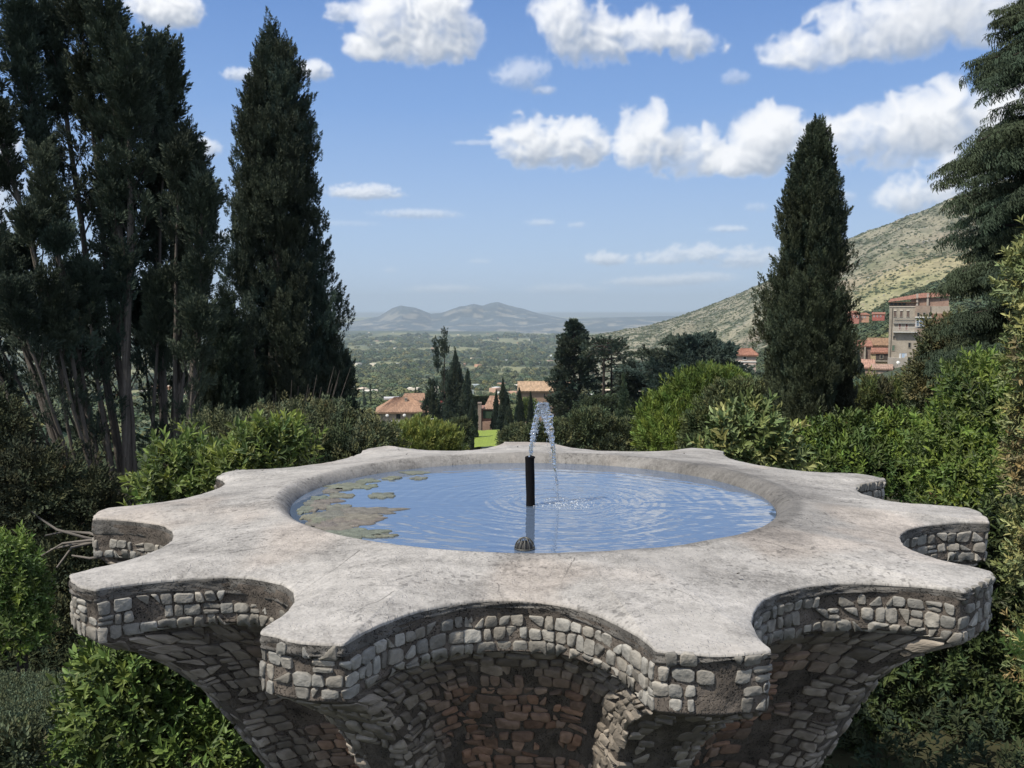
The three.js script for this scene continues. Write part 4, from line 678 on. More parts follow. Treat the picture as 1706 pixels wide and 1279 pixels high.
// clipped hedge
{
  const d = 7.6, base = stand(20, d), R = rng(61), t = thing('clipped_hedge', 'flat topped clipped hedge low at the left edge', 'hedge', base), cr = new Crown(), l = at(-90, 1170, d).sub(base), r = at(122, 1170, d).sub(base), top = l.y, z0 = -0.45, z1 = 0.5;
  part('twigs', new MB().box(l.x + 0.06, -0.2, z0 + 0.06, r.x - 0.06, top - 0.06, z1 - 0.06).geo(), std(rgb(0.02, 0.018, 0.012)), t);  // solid core; the shade on the hedge face is put into its near-black colour
  for (let i = 0; i < 6500; i++) { const f = R(), x = lerp(l.x, r.x, R()), z = lerp(z0, z1, R()), y = top * R(); const [p, n] = f < 0.78 ? [V(x, top, z), V(0, 1, 0)] : f < 0.92 ? [V(x, y, z1), V(0, 0.5, 1)] : [V(r.x, y, z), V(1, 0.5, 0)]; p.addScaledVector(rv(R), 0.03); cr.add(p.add(base), n.addScaledVector(rv(R), 0.7).normalize(), 0.06 + 0.05 * R(), tone(R, [0.115, 0.145, 0.085], 0.3)); }
  cr.build('foliage', TINY, MATT, t, 62);
}
// leafy shrub under the left of the rim, its nearest leaves one by one
{
  const d = 5.4, base = stand(270, d), lob = lobesAt([[230, 1140, 95, 85, 0, 0.35], [300, 1180, 110, 110, 0.1, 0.4], [200, 1230, 85, 110, -0.1, 0.35], [330, 1290, 120, 110, 0, 0.4], [140, 1300, 60, 60, -0.1, 0.3]], d, base);
  const t = shrub('leafy_shrub', 'dense glossy leaved shrub under the left of the rim', 'shrub', base, lob, { seed: 71, n: 1700, size: 0.17, cols: [[0.075, 0.115, 0.03], [0.1, 0.15, 0.04], [0.05, 0.08, 0.025]], mat: LEAF, up: 0.45, fill: 0.6, lump: 0.35, stems: 12 });
  const R = rng(72), geos = [0, 1, 2].map((k) => { const b = new MB(); leaf6(b, V(0, 0, 0), V(0, 1, 0), V(0, 0, 1), 1, 0.36 + 0.06 * k, 0.2, 0.12 + 0.1 * k); return b.geo(true); }), mats = [[0.13, 0.19, 0.05], [0.09, 0.14, 0.035], [0.19, 0.25, 0.08], [0.065, 0.105, 0.03]].map((c) => new THREE.MeshPhysicalMaterial({ color: rgb(...c), roughness: 0.42 }));
  for (let i = 0; i < 260; i++) {
    const l = lob[floor(R() * lob.length)], d2 = rv(R); d2.z = abs(d2.z); if (d2.y < -0.3) d2.y *= -1;
    const p = V(l[0] + d2.x * l[3] * 1.02, l[1] + d2.y * l[4] * 1.02, l[2] + d2.z * l[5] * 1.04);
    let inside = false; lob.forEach((m) => { if (m !== l && hypot((p.x - m[0]) / m[3], (p.y - m[1]) / m[4], (p.z - m[2]) / m[5]) < 0.9) inside = true; });
    if (inside || p.y < 0) continue;
    const m = part('leaf', geos[floor(R() * 3)], mats[floor(R() * 4)], t), dir = V(d2.x * 0.8, -0.15 + 0.7 * R(), d2.z * 0.6 + 0.2).addScaledVector(rv(R), 0.5).normalize();
    m.position.copy(p); m.quaternion.setFromUnitVectors(UP, dir); m.rotateY(R() * 6.28); m.scale.setScalar(0.055 + 0.05 * R());
  }
}
// low leaves over the ground round the fountain
{
  const R = rng(2024), cr = new Crown();
  for (let i = 0; i < 16000; i++) { const x = lerp(-9, 9, R()), z = -lerp(2.5, 15, pow(R(), 1.2)); if (hypot(x - FX, z - FZ) < 0.95) continue; const y = ground(x, z) + 0.35 * R() * vn(x * 0.8, z * 0.8) * 1.6; cr.add(V(x, y, z), V(0, 1, 0).addScaledVector(rv(R), 0.7).normalize(), 0.16 + 0.12 * R(), tone(R, vn(x * 0.6 + 4, z * 0.6) > 0.5 ? [0.05, 0.075, 0.03] : [0.035, 0.05, 0.024], 0.35)); }
  cr.build('ground_cover', SPRIG, MATT, scene, 77).forEach((m) => { m.userData.label = 'dark leafy undergrowth covering the ground round the fountain'; });
}
// bare twigs
{
  const R = rng(81), b = stand(200, 11), t = thing('dead_branch', 'pale bare dead branch reaching out left of the rim', 'branch', b), m = new MB(), P = (x, y, dz = 0) => at(x, y, 11 + dz).sub(b);
  for (const pts of [[[190, 905], [140, 895], [95, 882], [65, 862], [52, 852]], [[190, 905], [150, 888], [110, 885], [75, 892]], [[192, 902], [150, 900], [105, 905], [70, 925]], [[190, 905], [130, 905], [85, 915]], [[170, 900], [120, 912], [95, 945]], [[185, 925], [150, 930], [120, 925]]]) { const ps = pts.map(([x, y]) => P(x, y, R() * 0.4)); m.tube(ps, ps.map((_, i) => 0.022 * (1 - (i / ps.length) * 0.8)), 6); }
  part('wood', m.geo(), std(rgb(0.3, 0.27, 0.24), 0.9, { map: barkT }), t);
}

// ---------- trees down in the garden ----------
const FC = { geos: FARPLUME, stems: 0, plain: true };
function farCypress(label, px, py, w, d, o = {}) { const p = stand(px, d), H = topOf(px, py, d) - p.y, r = (w / 2) * px2m(d); return spireCypress('garden_cypress', label, p, H, o.prof ? o.prof.map(([a, b]) => [a, b * r]) : [[0, 0.8 * r], [0.25, r], [0.5, 0.92 * r], [0.75, 0.62 * r], [0.92, 0.26 * r], [1, 0.04 * r]], { ...FC, spires: 30, per: 40, size: 0.085 * H, seed: floor(px), thick: 0.4, from: 0.0, ...o, prof: undefined, group: 'cypresses in the lower garden' }); }
for (const [l, ...a] of [
  ['tall ragged cypress with an open bare topped crown left of the jet', 740, 541, 42, 165, { gap: 0.3, plain: false, stems: 2, spires: 40, size: 0.8, thick: 0.3, prof: [[0, 0.3], [0.3, 0.5], [0.5, 0.9], [0.62, 0.7], [0.75, 0.9], [0.92, 0.8], [1, 0.4]] }],
  ['dense pointed cypress touching the ragged bare topped one', 758, 583, 34, 160, {}],
  ['pointed cypress just right of the pair with the ragged one', 779, 616, 27, 148, {}],
  ['small cypress in front, standing on the left of the bright lawn', 787, 667, 22, 110, {}],
  ['broad irregular dark cypress beside the hip roofed house', 719, 632, 50, 135, { gap: 0.2, plain: false, spires: 34, size: 0.8, prof: [[0, 0.9], [0.3, 1], [0.6, 0.7], [0.85, 0.5], [1, 0.2]] }],
  ['short rounded dark cypress below the broad irregular one', 748, 680, 30, 105, {}],
  ['tallest slim cypress on the right of the bright lawn', 838, 632, 25, 140, {}],
  ['slim cypress half hidden behind the tallest one by the lawn', 827, 652, 16, 150, {}],
  ['low slim cypress between the lawn cypress and the church', 849, 674, 20, 118, {}],
  ['narrow cypress in front of the left end of the church', 865, 647, 17, 140, {}],
  ['narrow cypress in front of the church wall left of the jet', 884, 654, 15, 150, {}],
  ['single slim cypress right of the dark conifer', 1038, 622, 32, 88, { col: [0.07, 0.1, 0.055] }],
  ['small lone cypress in front of the village houses', 1430, 580, 15, 150, {}],
]) farCypress(l, ...a);
for (const [px, py, w, d, l] of [[692, 645, 6, 520, 'tiny far cypress, left one of the pair above the hip roof'], [698, 646, 6, 520, 'tiny far cypress, right one of the pair above the hip roof'], [673, 655, 8, 500, 'tiny far cypress left of the pair above the hip roof'], [681, 652, 7, 505, 'tiny far cypress next left of the pair above the hip roof'], [617, 642, 9, 420, 'small far cypress high on the left slope above the palm'], [606, 646, 9, 425, 'small far cypress left of the one above the palm']]) { const p = stand(px, d), H = topOf(px, py, d) - p.y, r = (w / 2) * px2m(d); spireCypress('far_cypress', l, p, H, [[0, 0.8 * r], [0.3, r], [0.7, 0.6 * r], [1, 0.1 * r]], { ...FC, spires: 8, per: 16, size: H * 0.16, seed: px, thick: 0.5, from: 0, group: 'far cypresses on the slope' }); }
// tiered conifers
function tiered(name, label, px, py, d, rows, o = {}) { // rows: [py, half width px, share of foliage]
  const { seed = 1, n = 900, size = 1.2, cols = [[0.055, 0.078, 0.055]], flat = 0.25, tiers = 18, droop = 0.15, trunkW = 0.4, skew = 0 } = o, b = stand(px, d), R = rng(seed), t = thing(name, label, 'conifer', b), cr = new Crown(), wood = new MB(), H = topOf(px, py, d) - b.y, k = px2m(d);
  wood.tube([V(0, -1, 0), V(skew * 0.5, H * 0.5, 0), V(skew, H * 0.98, 0)], [trunkW, trunkW * 0.65, 0.06], 8, 0.2);
  for (let i = 0; i < tiers * 6; i++) {
    const yy = lerp(rows[0][0], rows[rows.length - 1][0], (floor(i / 6) + R() * 0.5) / tiers), w = curve(yy, rows) * k * (0.6 + 0.55 * R()), h = (CAM - b.y) - ((yy - 520) / F) * d, a = R() * 2 * PI, e = V(cos(a) * w, h - droop * w + 0.1 * w * R(), sin(a) * w), s = V((skew * h) / H, h - 0.05 * w, 0);
    wood.tube([s, s.clone().lerp(e, 0.5).add(V(0, 0.08 * w, 0)), e], [0.07 * trunkW / 0.4 * 1.4, 0.06, 0.02], 4);
    const tn0 = tone(R, cols[floor(R() * cols.length)], 0.2);
    for (let j = 0; j < n / (tiers * 6); j++) { const u = pow(R(), 0.6), p = s.clone().lerp(e, 0.2 + 0.85 * u).add(V((R() - 0.5) * w * 0.5, (R() - 0.4) * w * flat, (R() - 0.5) * w * 0.5)); cr.add(p.add(b), V(cos(a) * 0.7, 0.35, sin(a) * 0.7).addScaledVector(rv(R), 0.5).normalize(), size * (0.6 + 0.7 * R()), tn0.clone().multiplyScalar(0.75 + 0.5 * R())); }
  }
  part('trunk', wood.geo(), BARK_DARK, t); cr.build('crown', FARPLUME, NEEDLE, t, seed);
}
tiered('dark_conifer', 'tall dark ragged conifer right of the jet', 957, 538, 125, [[540, 4, 1], [570, 17, 1], [600, 27, 1], [640, 34, 1], [690, 40, 1], [735, 36, 1]], { seed: 201, n: 2400, size: 1.0, tiers: 22, flat: 0.3 });
tiered('parasol_conifer', 'sparse flat topped conifer with bare trunk right of the dark one', 1006, 562, 120, [[563, 26, 1], [572, 44, 1], [590, 48, 1]], { seed: 202, n: 260, size: 0.8, tiers: 5, flat: 0.1, droop: 0.3, trunkW: 0.35 });
tiered('leaning_conifer', 'slim bare trunked conifer just right of the flat topped one', 1019, 572, 128, [[570, 20, 1], [590, 36, 1], [625, 22, 1], [660, 34, 1]], { seed: 203, n: 280, size: 0.8, tiers: 8, flat: 0.1, droop: 0.35, trunkW: 0.35 });
tiered('spreading_cedar', 'wide spreading cedar with layered dark branches behind the round bush', 1150, 566, 105, [[567, 26, 1], [578, 56, 1], [592, 80, 1], [606, 92, 1], [622, 105, 1], [650, 110, 1]], { seed: 204, n: 2600, size: 1.1, tiers: 9, flat: 0.05, droop: 0.08, cols: [[0.05, 0.075, 0.06], [0.06, 0.085, 0.064]], trunkW: 0.6 });
tiered('spreading_cedar', 'lower layered cedar between the slim cypress and the round bush', 1075, 612, 112, [[612, 20, 1], [630, 36, 1], [660, 42, 1], [690, 42, 1]], { seed: 205, n: 1300, size: 1.1, tiers: 8, flat: 0.06, droop: 0.1, cols: [[0.05, 0.075, 0.058]], trunkW: 0.4 });
// palm
{
  const d = 120, b = stand(607, d), t = thing('palm_tree', 'yellowish palm with drooping fronds left of the hip roofed house', 'palm', b), h = topOf(607, 690, d) - b.y, R = rng(303);
  part('trunk', new MB().tube([V(0, -0.5, 0), V(0, h * 0.6, 0), V(0.1, h, 0)], [0.35, 0.3, 0.32], 8, 0.3).geo(), BARK, t);
  for (let i = 0; i < 34; i++) { const a = i * 2.4, f = new MB(), el = 1.2 - (i / 34) * 1.5, L = 1.9, ps = []; for (let k = 0; k <= 5; k++) { const s = k / 5; ps.push(V(cos(a) * L * s * cos(el), h + L * s * sin(el) - 0.9 * s * s, sin(a) * L * s * cos(el))); } for (let k = 1; k <= 5; k++) for (let j = 0; j < 4; j++) for (const sd of [-1, 1]) blade(f, ps[k - 1].clone().lerp(ps[k], j / 4), V(-sin(a) * sd * 0.8 + cos(a) * 0.6, -0.25, cos(a) * sd * 0.8 + sin(a) * 0.6).normalize(), UP, 0.5, 0.09); part('frond', f.geo(true), std(rgb(0.17, 0.175, 0.07), 0.7), t); }
}
{ const d = 150; for (const [l, px, list, col, dd] of [['light green tree in front of the left end of the church', 885, [[880, 690, 12, 16], [872, 697, 9, 12]], [[0.11, 0.15, 0.06]], 175], ['dark round tree below the dark conifer', 990, [[985, 700, 32, 30], [1010, 692, 26, 28]], [[0.035, 0.052, 0.03]], 95], ['pale rounded garden shrubs below the slim cypresses', 870, [[865, 730, 18, 16], [848, 734, 15, 13], [893, 732, 16, 15]], [[0.075, 0.095, 0.055]], 90], ['dull green tree beside the pointed cypresses left of the lawn', 760, [[765, 728, 18, 24], [745, 735, 16, 18]], [[0.065, 0.085, 0.045]], 88]]) bush('garden_tree', l, px, dd, list, { seed: px, n: 900, size: 0.9 * dd / 120, geos: TINY, cols: col, mat: MATT }, 'tree'); }
// bright lawn seen between the cypresses
{
  const d0 = 96, d1 = 122, mb = new MB(), L = (px, d) => { const p = at(px, 600, d); p.y = lerp(at(810, 744, d0).y, at(810, 716, d1).y, (d - d0) / (d1 - d0)); return p; };
  mb.grid(16, 16, (i, j) => { const d = lerp(d0, d1, j / 16), p = L(lerp(790, 832, i / 16), d); return [p.x, p.y + 0.25 * (fbm(p.x, p.z, 2) - 0.5), p.z, p.x, p.z]; });
  struct('lawn', mb.geo(), std(rgb(0.3, 0.4, 0.05), 0.9, { map: grainT }), 'bright yellow green lawn between the slim cypresses');
}

// ---------- woods of the valley, scrub of the hills ----------
{
  const R = rng(1234), near = new Crown(), far = new Crown(), C = [[0.08, 0.115, 0.055], [0.11, 0.14, 0.075], [0.13, 0.15, 0.09], [0.06, 0.09, 0.055], [0.15, 0.165, 0.075]];
  const blocked = (px, d) => (px > 585 && px < 1000 && d < 275) || (px >= 1000 && px < 1290 && d < 215 && d > 60) || (px >= 1400 && px < 1610 && d < 330) || d < 60;
  for (let i = 0; i < 60000; i++) {
    const px = lerp(-120, 1830, R()), d = exp(lerp(log(62), log(6800), pow(R(), 0.85)));
    if (blocked(px, d)) continue;
    const p = at(px, 600, d); p.y = ground(p.x, p.z);
    const open = fbm(p.x / (60 + d * 0.05) + 90, p.z / (30 + d * 0.02) + 3, 3), wood = fbm(p.x / (25 + d * 0.04) + 7, p.z / (16 + d * 0.015) + 70, 3);
    if (open > 0.53 && d > 330 && R() < 0.9) continue;
    if (wood < 0.44 && R() < 0.6) continue;
    const s = (1.2 + 1.8 * R()) * (1 + d / 1300) * (0.8 + 0.5 * wood), c = tone(R, C[floor(clamp(vn(p.x / 40, p.z / 40) * 1.4 - 0.2 + (R() - 0.5) * 0.5) * 4.99)], 0.25);
    p.y += s * 0.35;
    (d < 420 ? near : far).add(p, UP, V(s * (0.9 + 0.5 * R()), s * (0.75 + 0.4 * R()), s * (0.9 + 0.5 * R())), c);
  }
  const set = (l, label) => l.forEach((m) => { m.userData.kind = 'stuff'; m.userData.label = label; });
  set(near.build('woodland', MASS, MATT, scene, 5), 'mixed woods on the near valley slope'); set(far.build('woodland', FARMASS, MATT, scene, 6), 'olive groves and woods over the far valley');
  const hs = new Crown();
  for (let i = 0; i < 46000; i++) { const u = R(), w = pow(R(), 0.8) * 1.02, p = hillH(u, w), v = fbm(p.x / 26 + 3, p.z / 26, 3); if (v > 0.5 && R() < 0.45) continue; const s = 0.9 + 1.9 * R() * R() + 0.5 * (v < 0.42); hs.add(p, UP, V(s, s * 0.75, s), tone(R, [0.105, 0.13, 0.07], 0.35)); }
  for (let i = 0; i < 9000; i++) { const u = R(), w = R() * 1.0, p = spurH(u, w), v = fbm(p.x / 18 + 3, p.z / 18, 3); if (v > 0.53 && R() < 0.9) continue; const s = 1.2 + 2.4 * R(); hs.add(p.add(V(0, s * 0.3, 0)), UP, V(s, s * 0.85, s), tone(R, [0.075, 0.1, 0.055], 0.3)); }
  const rocks = new Crown(), stone = [new THREE.IcosahedronGeometry(1, 0)]; stone[0].computeVertexNormals();
  for (let i = 0; i < 9000; i++) { const u = R(), w = pow(R(), 0.9), p = hillH(u, w); if (fbm(p.x / 70 + 9, p.z / 50, 3) < 0.5) continue; const s = 0.5 + 1.6 * R() * R(); rocks.add(p, UP, V(s * 1.5, s * 0.8, s), tone(R, [0.36, 0.33, 0.28], 0.2)); }
  set(rocks.build('hill_rocks', stone, std(rgb(1, 1, 1), 0.95), scene, 8), 'pale rocks strewn over the hillside');
  const farm = new Crown(), hut = [new MB().box(-1, -0.6, -0.7, 1, 0.55, 0.7).geo()];
  for (let i = 0; i < 420; i++) { const px = lerp(200, 1300, R()), d = exp(lerp(log(900), log(7600), R())), p = at(px, 600, d); if (fbm(p.x / 400 + 2, p.z / 500, 2) < 0.48) continue; p.y = ground(p.x, p.z) + 3; const s = 4.5 + 4 * R(); farm.add(p, UP, V(s, s * 0.8, s), tone(R, R() < 0.35 ? [0.5, 0.33, 0.25] : [0.72, 0.68, 0.6], 0.15)); }
  set(farm.build('farmsteads', hut, std(rgb(1, 1, 1), 0.9), scene, 9), 'pale specks of farmsteads scattered over the far valley');
  set(hs.build('hill_scrub', FARMASS, MATT, scene, 7), 'scrub bushes dotted over the hillside');
}

// ---------- buildings ----------
const tileT = noiseTex(256, (u, v) => { const k = clamp(0.55 + 0.55 * (tfbm(u, v, 32, 3, 7) - 0.5) + 0.5 * (tfbm(u, v, 6, 3, 3) - 0.35)); return [k, k * 0.98, k * 0.95]; });
const wallT = noiseTex(512, (u, v) => { const k = clamp(0.75 + 0.5 * (tfbm(u, v, 6, 5, 17) - 0.5) + 0.25 * (tfbm(u, v, 48, 3, 5) - 0.5)); return [k, k, k]; });
const wallM = (c) => { const t = wallT.clone(); t.repeat.set(0.15, 0.15); return std(rgb(...c), 0.95, { map: t }); };
const tileM = (c) => { const t = tileT.clone(); t.repeat.set(0.4, 0.4); return std(rgb(...c), 0.9, { map: t }); };
const DARKPANE = std(rgb(0.03, 0.032, 0.035), 0.25), WHITE = std(rgb(0.72, 0.72, 0.7), 0.6), TILE = tileM([0.54, 0.35, 0.25]), TILE_PALE = tileM([0.66, 0.48, 0.33]), TILE_RED = tileM([0.48, 0.24, 0.17]), TIMBER = std(rgb(0.16, 0.1, 0.06), 0.8);
// a roof slope with rows of round tiles: corners e0 e1 along the eave, r0 r1 along the ridge
function slope(mb, e0, e1, r0, r1, step = 0.34) {
  const L = e0.distanceTo(e1), n = max(2, floor(L / step)) * 4, nn = V(0, 0, 0).crossVectors(e1.clone().sub(e0), r0.clone().sub(e0)).normalize();
  mb.grid(n, 5, (i, j) => { const u = i / n, v = j / 5, p = e0.clone().lerp(e1, u).lerp(r0.clone().lerp(r1, u), v).addScaledVector(nn, 0.07 * sin((i / 4) * 2 * PI) + 0.02 * vn(i * 3, j)); return [p.x, p.y, p.z, u * L, v * 3]; });
}
function roofGable(w, dp, y, h, over = 0.5) { const mb = new MB(), x = w / 2 + over, z = dp / 2 + over; slope(mb, V(-x, y, z), V(x, y, z), V(-x, y + h, 0), V(x, y + h, 0)); slope(mb, V(x, y, -z), V(-x, y, -z), V(x, y + h, 0), V(-x, y + h, 0)); mb.box(-x, y - 0.28, -z + 0.1, x, y - 0.1, z - 0.1); for (const s of [-1, 1]) { const a = mb.v(s * w / 2, y - 0.1, z - over), b = mb.v(s * w / 2, y - 0.1, -z + over), c = mb.v(s * w / 2, y + h - 0.25, 0); mb.t(a, b, c); } return mb.geo(); }
function roofHip(w, dp, y, h, ridge, over = 0.5) { const mb = new MB(), x = w / 2 + over, z = dp / 2 + over, r = ridge / 2; slope(mb, V(-x, y, z), V(x, y, z), V(-r, y + h, 0), V(r, y + h, 0)); slope(mb, V(x, y, -z), V(-x, y, -z), V(r, y + h, 0), V(-r, y + h, 0)); slope(mb, V(x, y, z), V(x, y, -z), V(r, y + h, 0), V(r, y + h, 0)); slope(mb, V(-x, y, -z), V(-x, y, z), V(-r, y + h, 0), V(-r, y + h, 0)); mb.box(-x, y - 0.25, -z, x, y - 0.08, z); return mb.geo(); }
function roofShed(w, dp, y0, y1, over = 0.4) { const mb = new MB(), x = w / 2 + over; slope(mb, V(-x, y0, dp / 2 + over), V(x, y0, dp / 2 + over), V(-x, y1, -dp / 2), V(x, y1, -dp / 2)); mb.box(-x, y0 - 0.25, -dp / 2, x, y0 - 0.1, dp / 2 + over - 0.05); return mb.geo(); }
// a building seen between px0..px1, wall top py, standing at distance d; local x across, z towards the eye
function building(name, label, px0, px1, pyTop, pyBase, d, dp, wall, turn = 0, category = 'house') {
  const c = at((px0 + px1) / 2, 600, d), k = px2m(d), w = (px1 - px0) * k, y0 = CAM - ((pyBase - 520) / F) * d, yt = CAM - ((pyTop - 520) / F) * d;
  const b = thing(name, label, category, V(c.x, y0, c.z - dp / 2), turn);
  const H = yt - y0, X = (px) => (px - (px0 + px1) / 2) * k, Y = (py) => CAM - ((py - 520) / F) * d - y0;
  if (wall) part('wall', new MB().box(-w / 2, d > 350 ? -0.5 : -6, -dp / 2, w / 2, H, dp / 2).geo(), wall, b);
  const win = (px, py, wp, hp, o = {}) => { const x = X(px), y = Y(py), a = (wp * k) / 2, q = (hp * k) / 2, z = (o.z ?? dp / 2), f = new MB(), t = o.t ?? 0.1; if (!o.noFrame) { f.box(x - a - t, y - q - t, z - 0.05, x - a, y + q + t, z + 0.07); f.box(x + a, y - q - t, z - 0.05, x + a + t, y + q + t, z + 0.07); f.box(x - a, y + q, z - 0.05, x + a, y + q + t, z + 0.068); f.box(x - a, y - q - t, z - 0.05, x + a, y - q, z + 0.1); } const fr = part('window', o.noFrame ? new MB().box(x - a, y - q, z - 0.05, x + a, y + q, z + 0.02).geo() : f.geo(), o.frame ?? STONE, b); part('pane', new MB().box(x - a + 0.02, y - q + 0.02, z - 0.04, x + a - 0.02, y + q - 0.02, z + 0.03).geo(), o.pane ?? DARKPANE, fr); return fr; };
  return { b, w, H, k, X, Y, win, dp };
}
const STONE = std(rgb(0.4, 0.36, 0.3), 0.9, { map: wallT });
// hip roofed house left of the jet
{
  const h = building('hip_roofed_house', 'pale house with terracotta hip roof left of the jet', 628, 706, 686, 722, 190, 8, wallM([0.5, 0.43, 0.35]), 0.12);
  part('roof', roofHip(h.w, h.dp, h.H, 2.6, 3.4, 0.8), TILE, h.b);
  part('upper_roof', new MB().box(-h.w * 0.42, h.H + 1.9, -h.dp * 0.75, -h.w * 0.08, h.H + 2.2, -h.dp * 0.3).geo(), std(rgb(0.5, 0.5, 0.5)), h.b);
  { const mb = new MB(); slope(mb, V(-0.6, h.H + 1.6, -2.6), V(4.6, h.H + 1.6, -2.6), V(0.4, h.H + 3.0, -4.6), V(4.6, h.H + 3.0, -4.6)); part('rear_roof', mb.geo(), TILE, h.b); }
  part('chimney', new MB().box(0.35, h.H + 0.8, 1.0, 0.85, h.H + 2.4, 1.5).box(0.27, h.H + 2.4, 0.92, 0.93, h.H + 2.55, 1.58).geo(), STONE, h.b);
  h.win(659, 694, 7, 8); h.win(684, 695, 6, 8); h.win(697, 696, 6, 8);
  const bal = new MB(), x0 = h.X(643), x1 = h.X(667), y = h.Y(708); bal.box(x0, y - 0.2, 4.0, x1, y, 5.2); for (let x = x0; x < x1 - 0.05; x += 0.4) bal.box(x, y, 5.1, x + 0.08, y + 0.85, 5.18); bal.box(x0, y + 0.85, 5.06, x1, y + 0.97, 5.2); part('balcony', bal.geo(), WHITE, h.b);
  part('terrace_wall', new MB().box(x0 - 0.4, -3, 4.0, x1 + 1.5, y - 0.2, 5.3).geo(), wallM([0.48, 0.4, 0.33]), h.b);
  for (const px of [640.5, 669]) { const dsh = part('satellite_dish', new THREE.SphereGeometry(0.42, 16, 6, 0, 2 * PI, 0, 0.9).rotateX(1.2), WHITE, h.b); dsh.position.set(h.X(px), h.Y(692), 4.5); }
}
// middle house with tower chimney
{
  const h = building('brick_house', 'small reddish house with tiled roof behind the bright lawn', 799, 829, 681, 722, 185, 7, wallM([0.36, 0.2, 0.15]), -0.05);
  const mb = new MB(); slope(mb, V(-0.9, h.H, 4), V(2.4, h.H, 4), V(0.0, h.H + 2.1, -2), V(2.4, h.H + 2.1, -2)); mb.box(-0.9, h.H - 0.2, -2, 2.4, h.H - 0.08, 3.9); part('roof', mb.geo(), TILE, h.b);
  part('skylight', new MB().box(1.0, h.H + 1.2, 0.6, 1.6, h.H + 1.42, 1.1).geo(), WHITE, h.b);
  part('chimney_tower', new MB().box(h.X(798), -3, 3.4, h.X(803.5), h.Y(672), 4.4).box(h.X(797.5), h.Y(672), 3.3, h.X(804), h.Y(670), 4.5).geo(), wallM([0.34, 0.27, 0.22]), h.b);
  part('awning', new MB().box(h.X(806), h.Y(697), 3.52, h.X(822), h.Y(684), 3.75).geo(), std(rgb(0.03, 0.055, 0.03)), h.b);
  part('garden_wall', new MB().box(h.X(804), -3, 3.8, h.X(830), h.Y(702), 4.2).geo(), wallM([0.42, 0.27, 0.2]), h.b);
}
// church
{
  const h = building('church', 'old stone church with tiled gable roof behind the jet', 867, 955, 651, 720, 235, 9, wallM([0.4, 0.28, 0.21]), 0.0, 'church');
  part('roof', roofGable(h.w, h.dp, h.H, 2.1, 0.7), TILE_PALE, h.b);
  h.win(907, 659.5, 2, 8, { noFrame: true }); for (const px of [935.6, 939.4]) h.win(px, 676, 2.4, 5, { t: 0.08 }); h.win(884, 662, 1.6, 6, { noFrame: true });
  for (const px of [924, 943]) { const x = h.X(px), y = h.Y(694), f = new MB(), n = 14, r = 1.15; for (let i = 0; i < n; i++) { const a = (i / n) * PI, b = ((i + 1) / n) * PI; for (const [ra, rb, z] of [[r, r + 0.35, 4.6]]) { const q = [[a, ra], [b, ra], [b, rb], [a, rb]].map(([g, rr]) => f.v(x + cos(g) * rr, y + sin(g) * rr, z, 0, 0)); f.q(...q); const o = [[a, rb], [b, rb]].map(([g, rr]) => [f.v(x + cos(g) * rr, y + sin(g) * rr, z), f.v(x + cos(g) * rr, y + sin(g) * rr, 4.4)]); f.q(o[0][0], o[1][0], o[1][1], o[0][1]); } } const fr = part('arch', f.geo(), STONE, h.b), p = new MB(); p.box(x - r, y - 2.2, 4.45, x + r, y, 4.53); const c0 = p.v(x, y, 4.53); for (let i = 0; i <= n; i++) p.v(x + cos((i / n) * PI) * r, y + sin((i / n) * PI) * r, 4.53); for (let i = 0; i < n; i++) p.t(c0, c0 + 1 + i, c0 + 2 + i); part('opening', p.geo(), std(rgb(0.06, 0.04, 0.035)), fr); }
  { const mb = new MB(); slope(mb, V(h.X(925), h.Y(708), 8.5), V(h.X(945), h.Y(708), 8.5), V(h.X(925), h.Y(701), 4.8), V(h.X(945), h.Y(701), 4.8)); part('porch_roof', mb.geo(), TILE_PALE, h.b); part('porch_wall', new MB().box(h.X(926), -4, 4.6, h.X(944), h.Y(708) - 0.1, 8.2).geo(), wallM([0.5, 0.4, 0.3]), h.b); }
}
// long clipped hedge behind
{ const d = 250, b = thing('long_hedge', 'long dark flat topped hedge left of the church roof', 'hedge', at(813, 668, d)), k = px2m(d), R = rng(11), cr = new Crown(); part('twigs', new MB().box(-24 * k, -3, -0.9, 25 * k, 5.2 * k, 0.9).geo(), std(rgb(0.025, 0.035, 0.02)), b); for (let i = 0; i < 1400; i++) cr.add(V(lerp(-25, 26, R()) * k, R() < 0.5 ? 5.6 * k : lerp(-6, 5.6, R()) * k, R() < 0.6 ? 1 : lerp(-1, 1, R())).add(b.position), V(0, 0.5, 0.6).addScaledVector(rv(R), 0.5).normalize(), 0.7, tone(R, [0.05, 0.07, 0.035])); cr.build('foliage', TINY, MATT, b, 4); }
// cream house by the right cypress
{
  const h = building('cream_house', 'small cream house with red roof left of the right cypress', 1233, 1266, 591, 628, 200, 7, wallM([0.62, 0.5, 0.43]), -0.25);
  part('roof', roofHip(h.w, h.dp, h.H, 1.3, 2, 0.45), TILE_RED, h.b);
  h.win(1247.5, 596, 4.5, 4.5, { frame: WHITE }); h.win(1247.5, 611, 4.5, 7, { frame: WHITE }); h.win(1259, 611, 4, 6, { frame: WHITE }); h.win(1239, 611, 3.5, 6, { frame: WHITE });
  part('string_course', new MB().box(-h.w / 2 - 0.1, h.Y(603), h.dp / 2, h.w / 2 + 0.1, h.Y(601.5), h.dp / 2 + 0.12).geo(), WHITE, h.b);
}
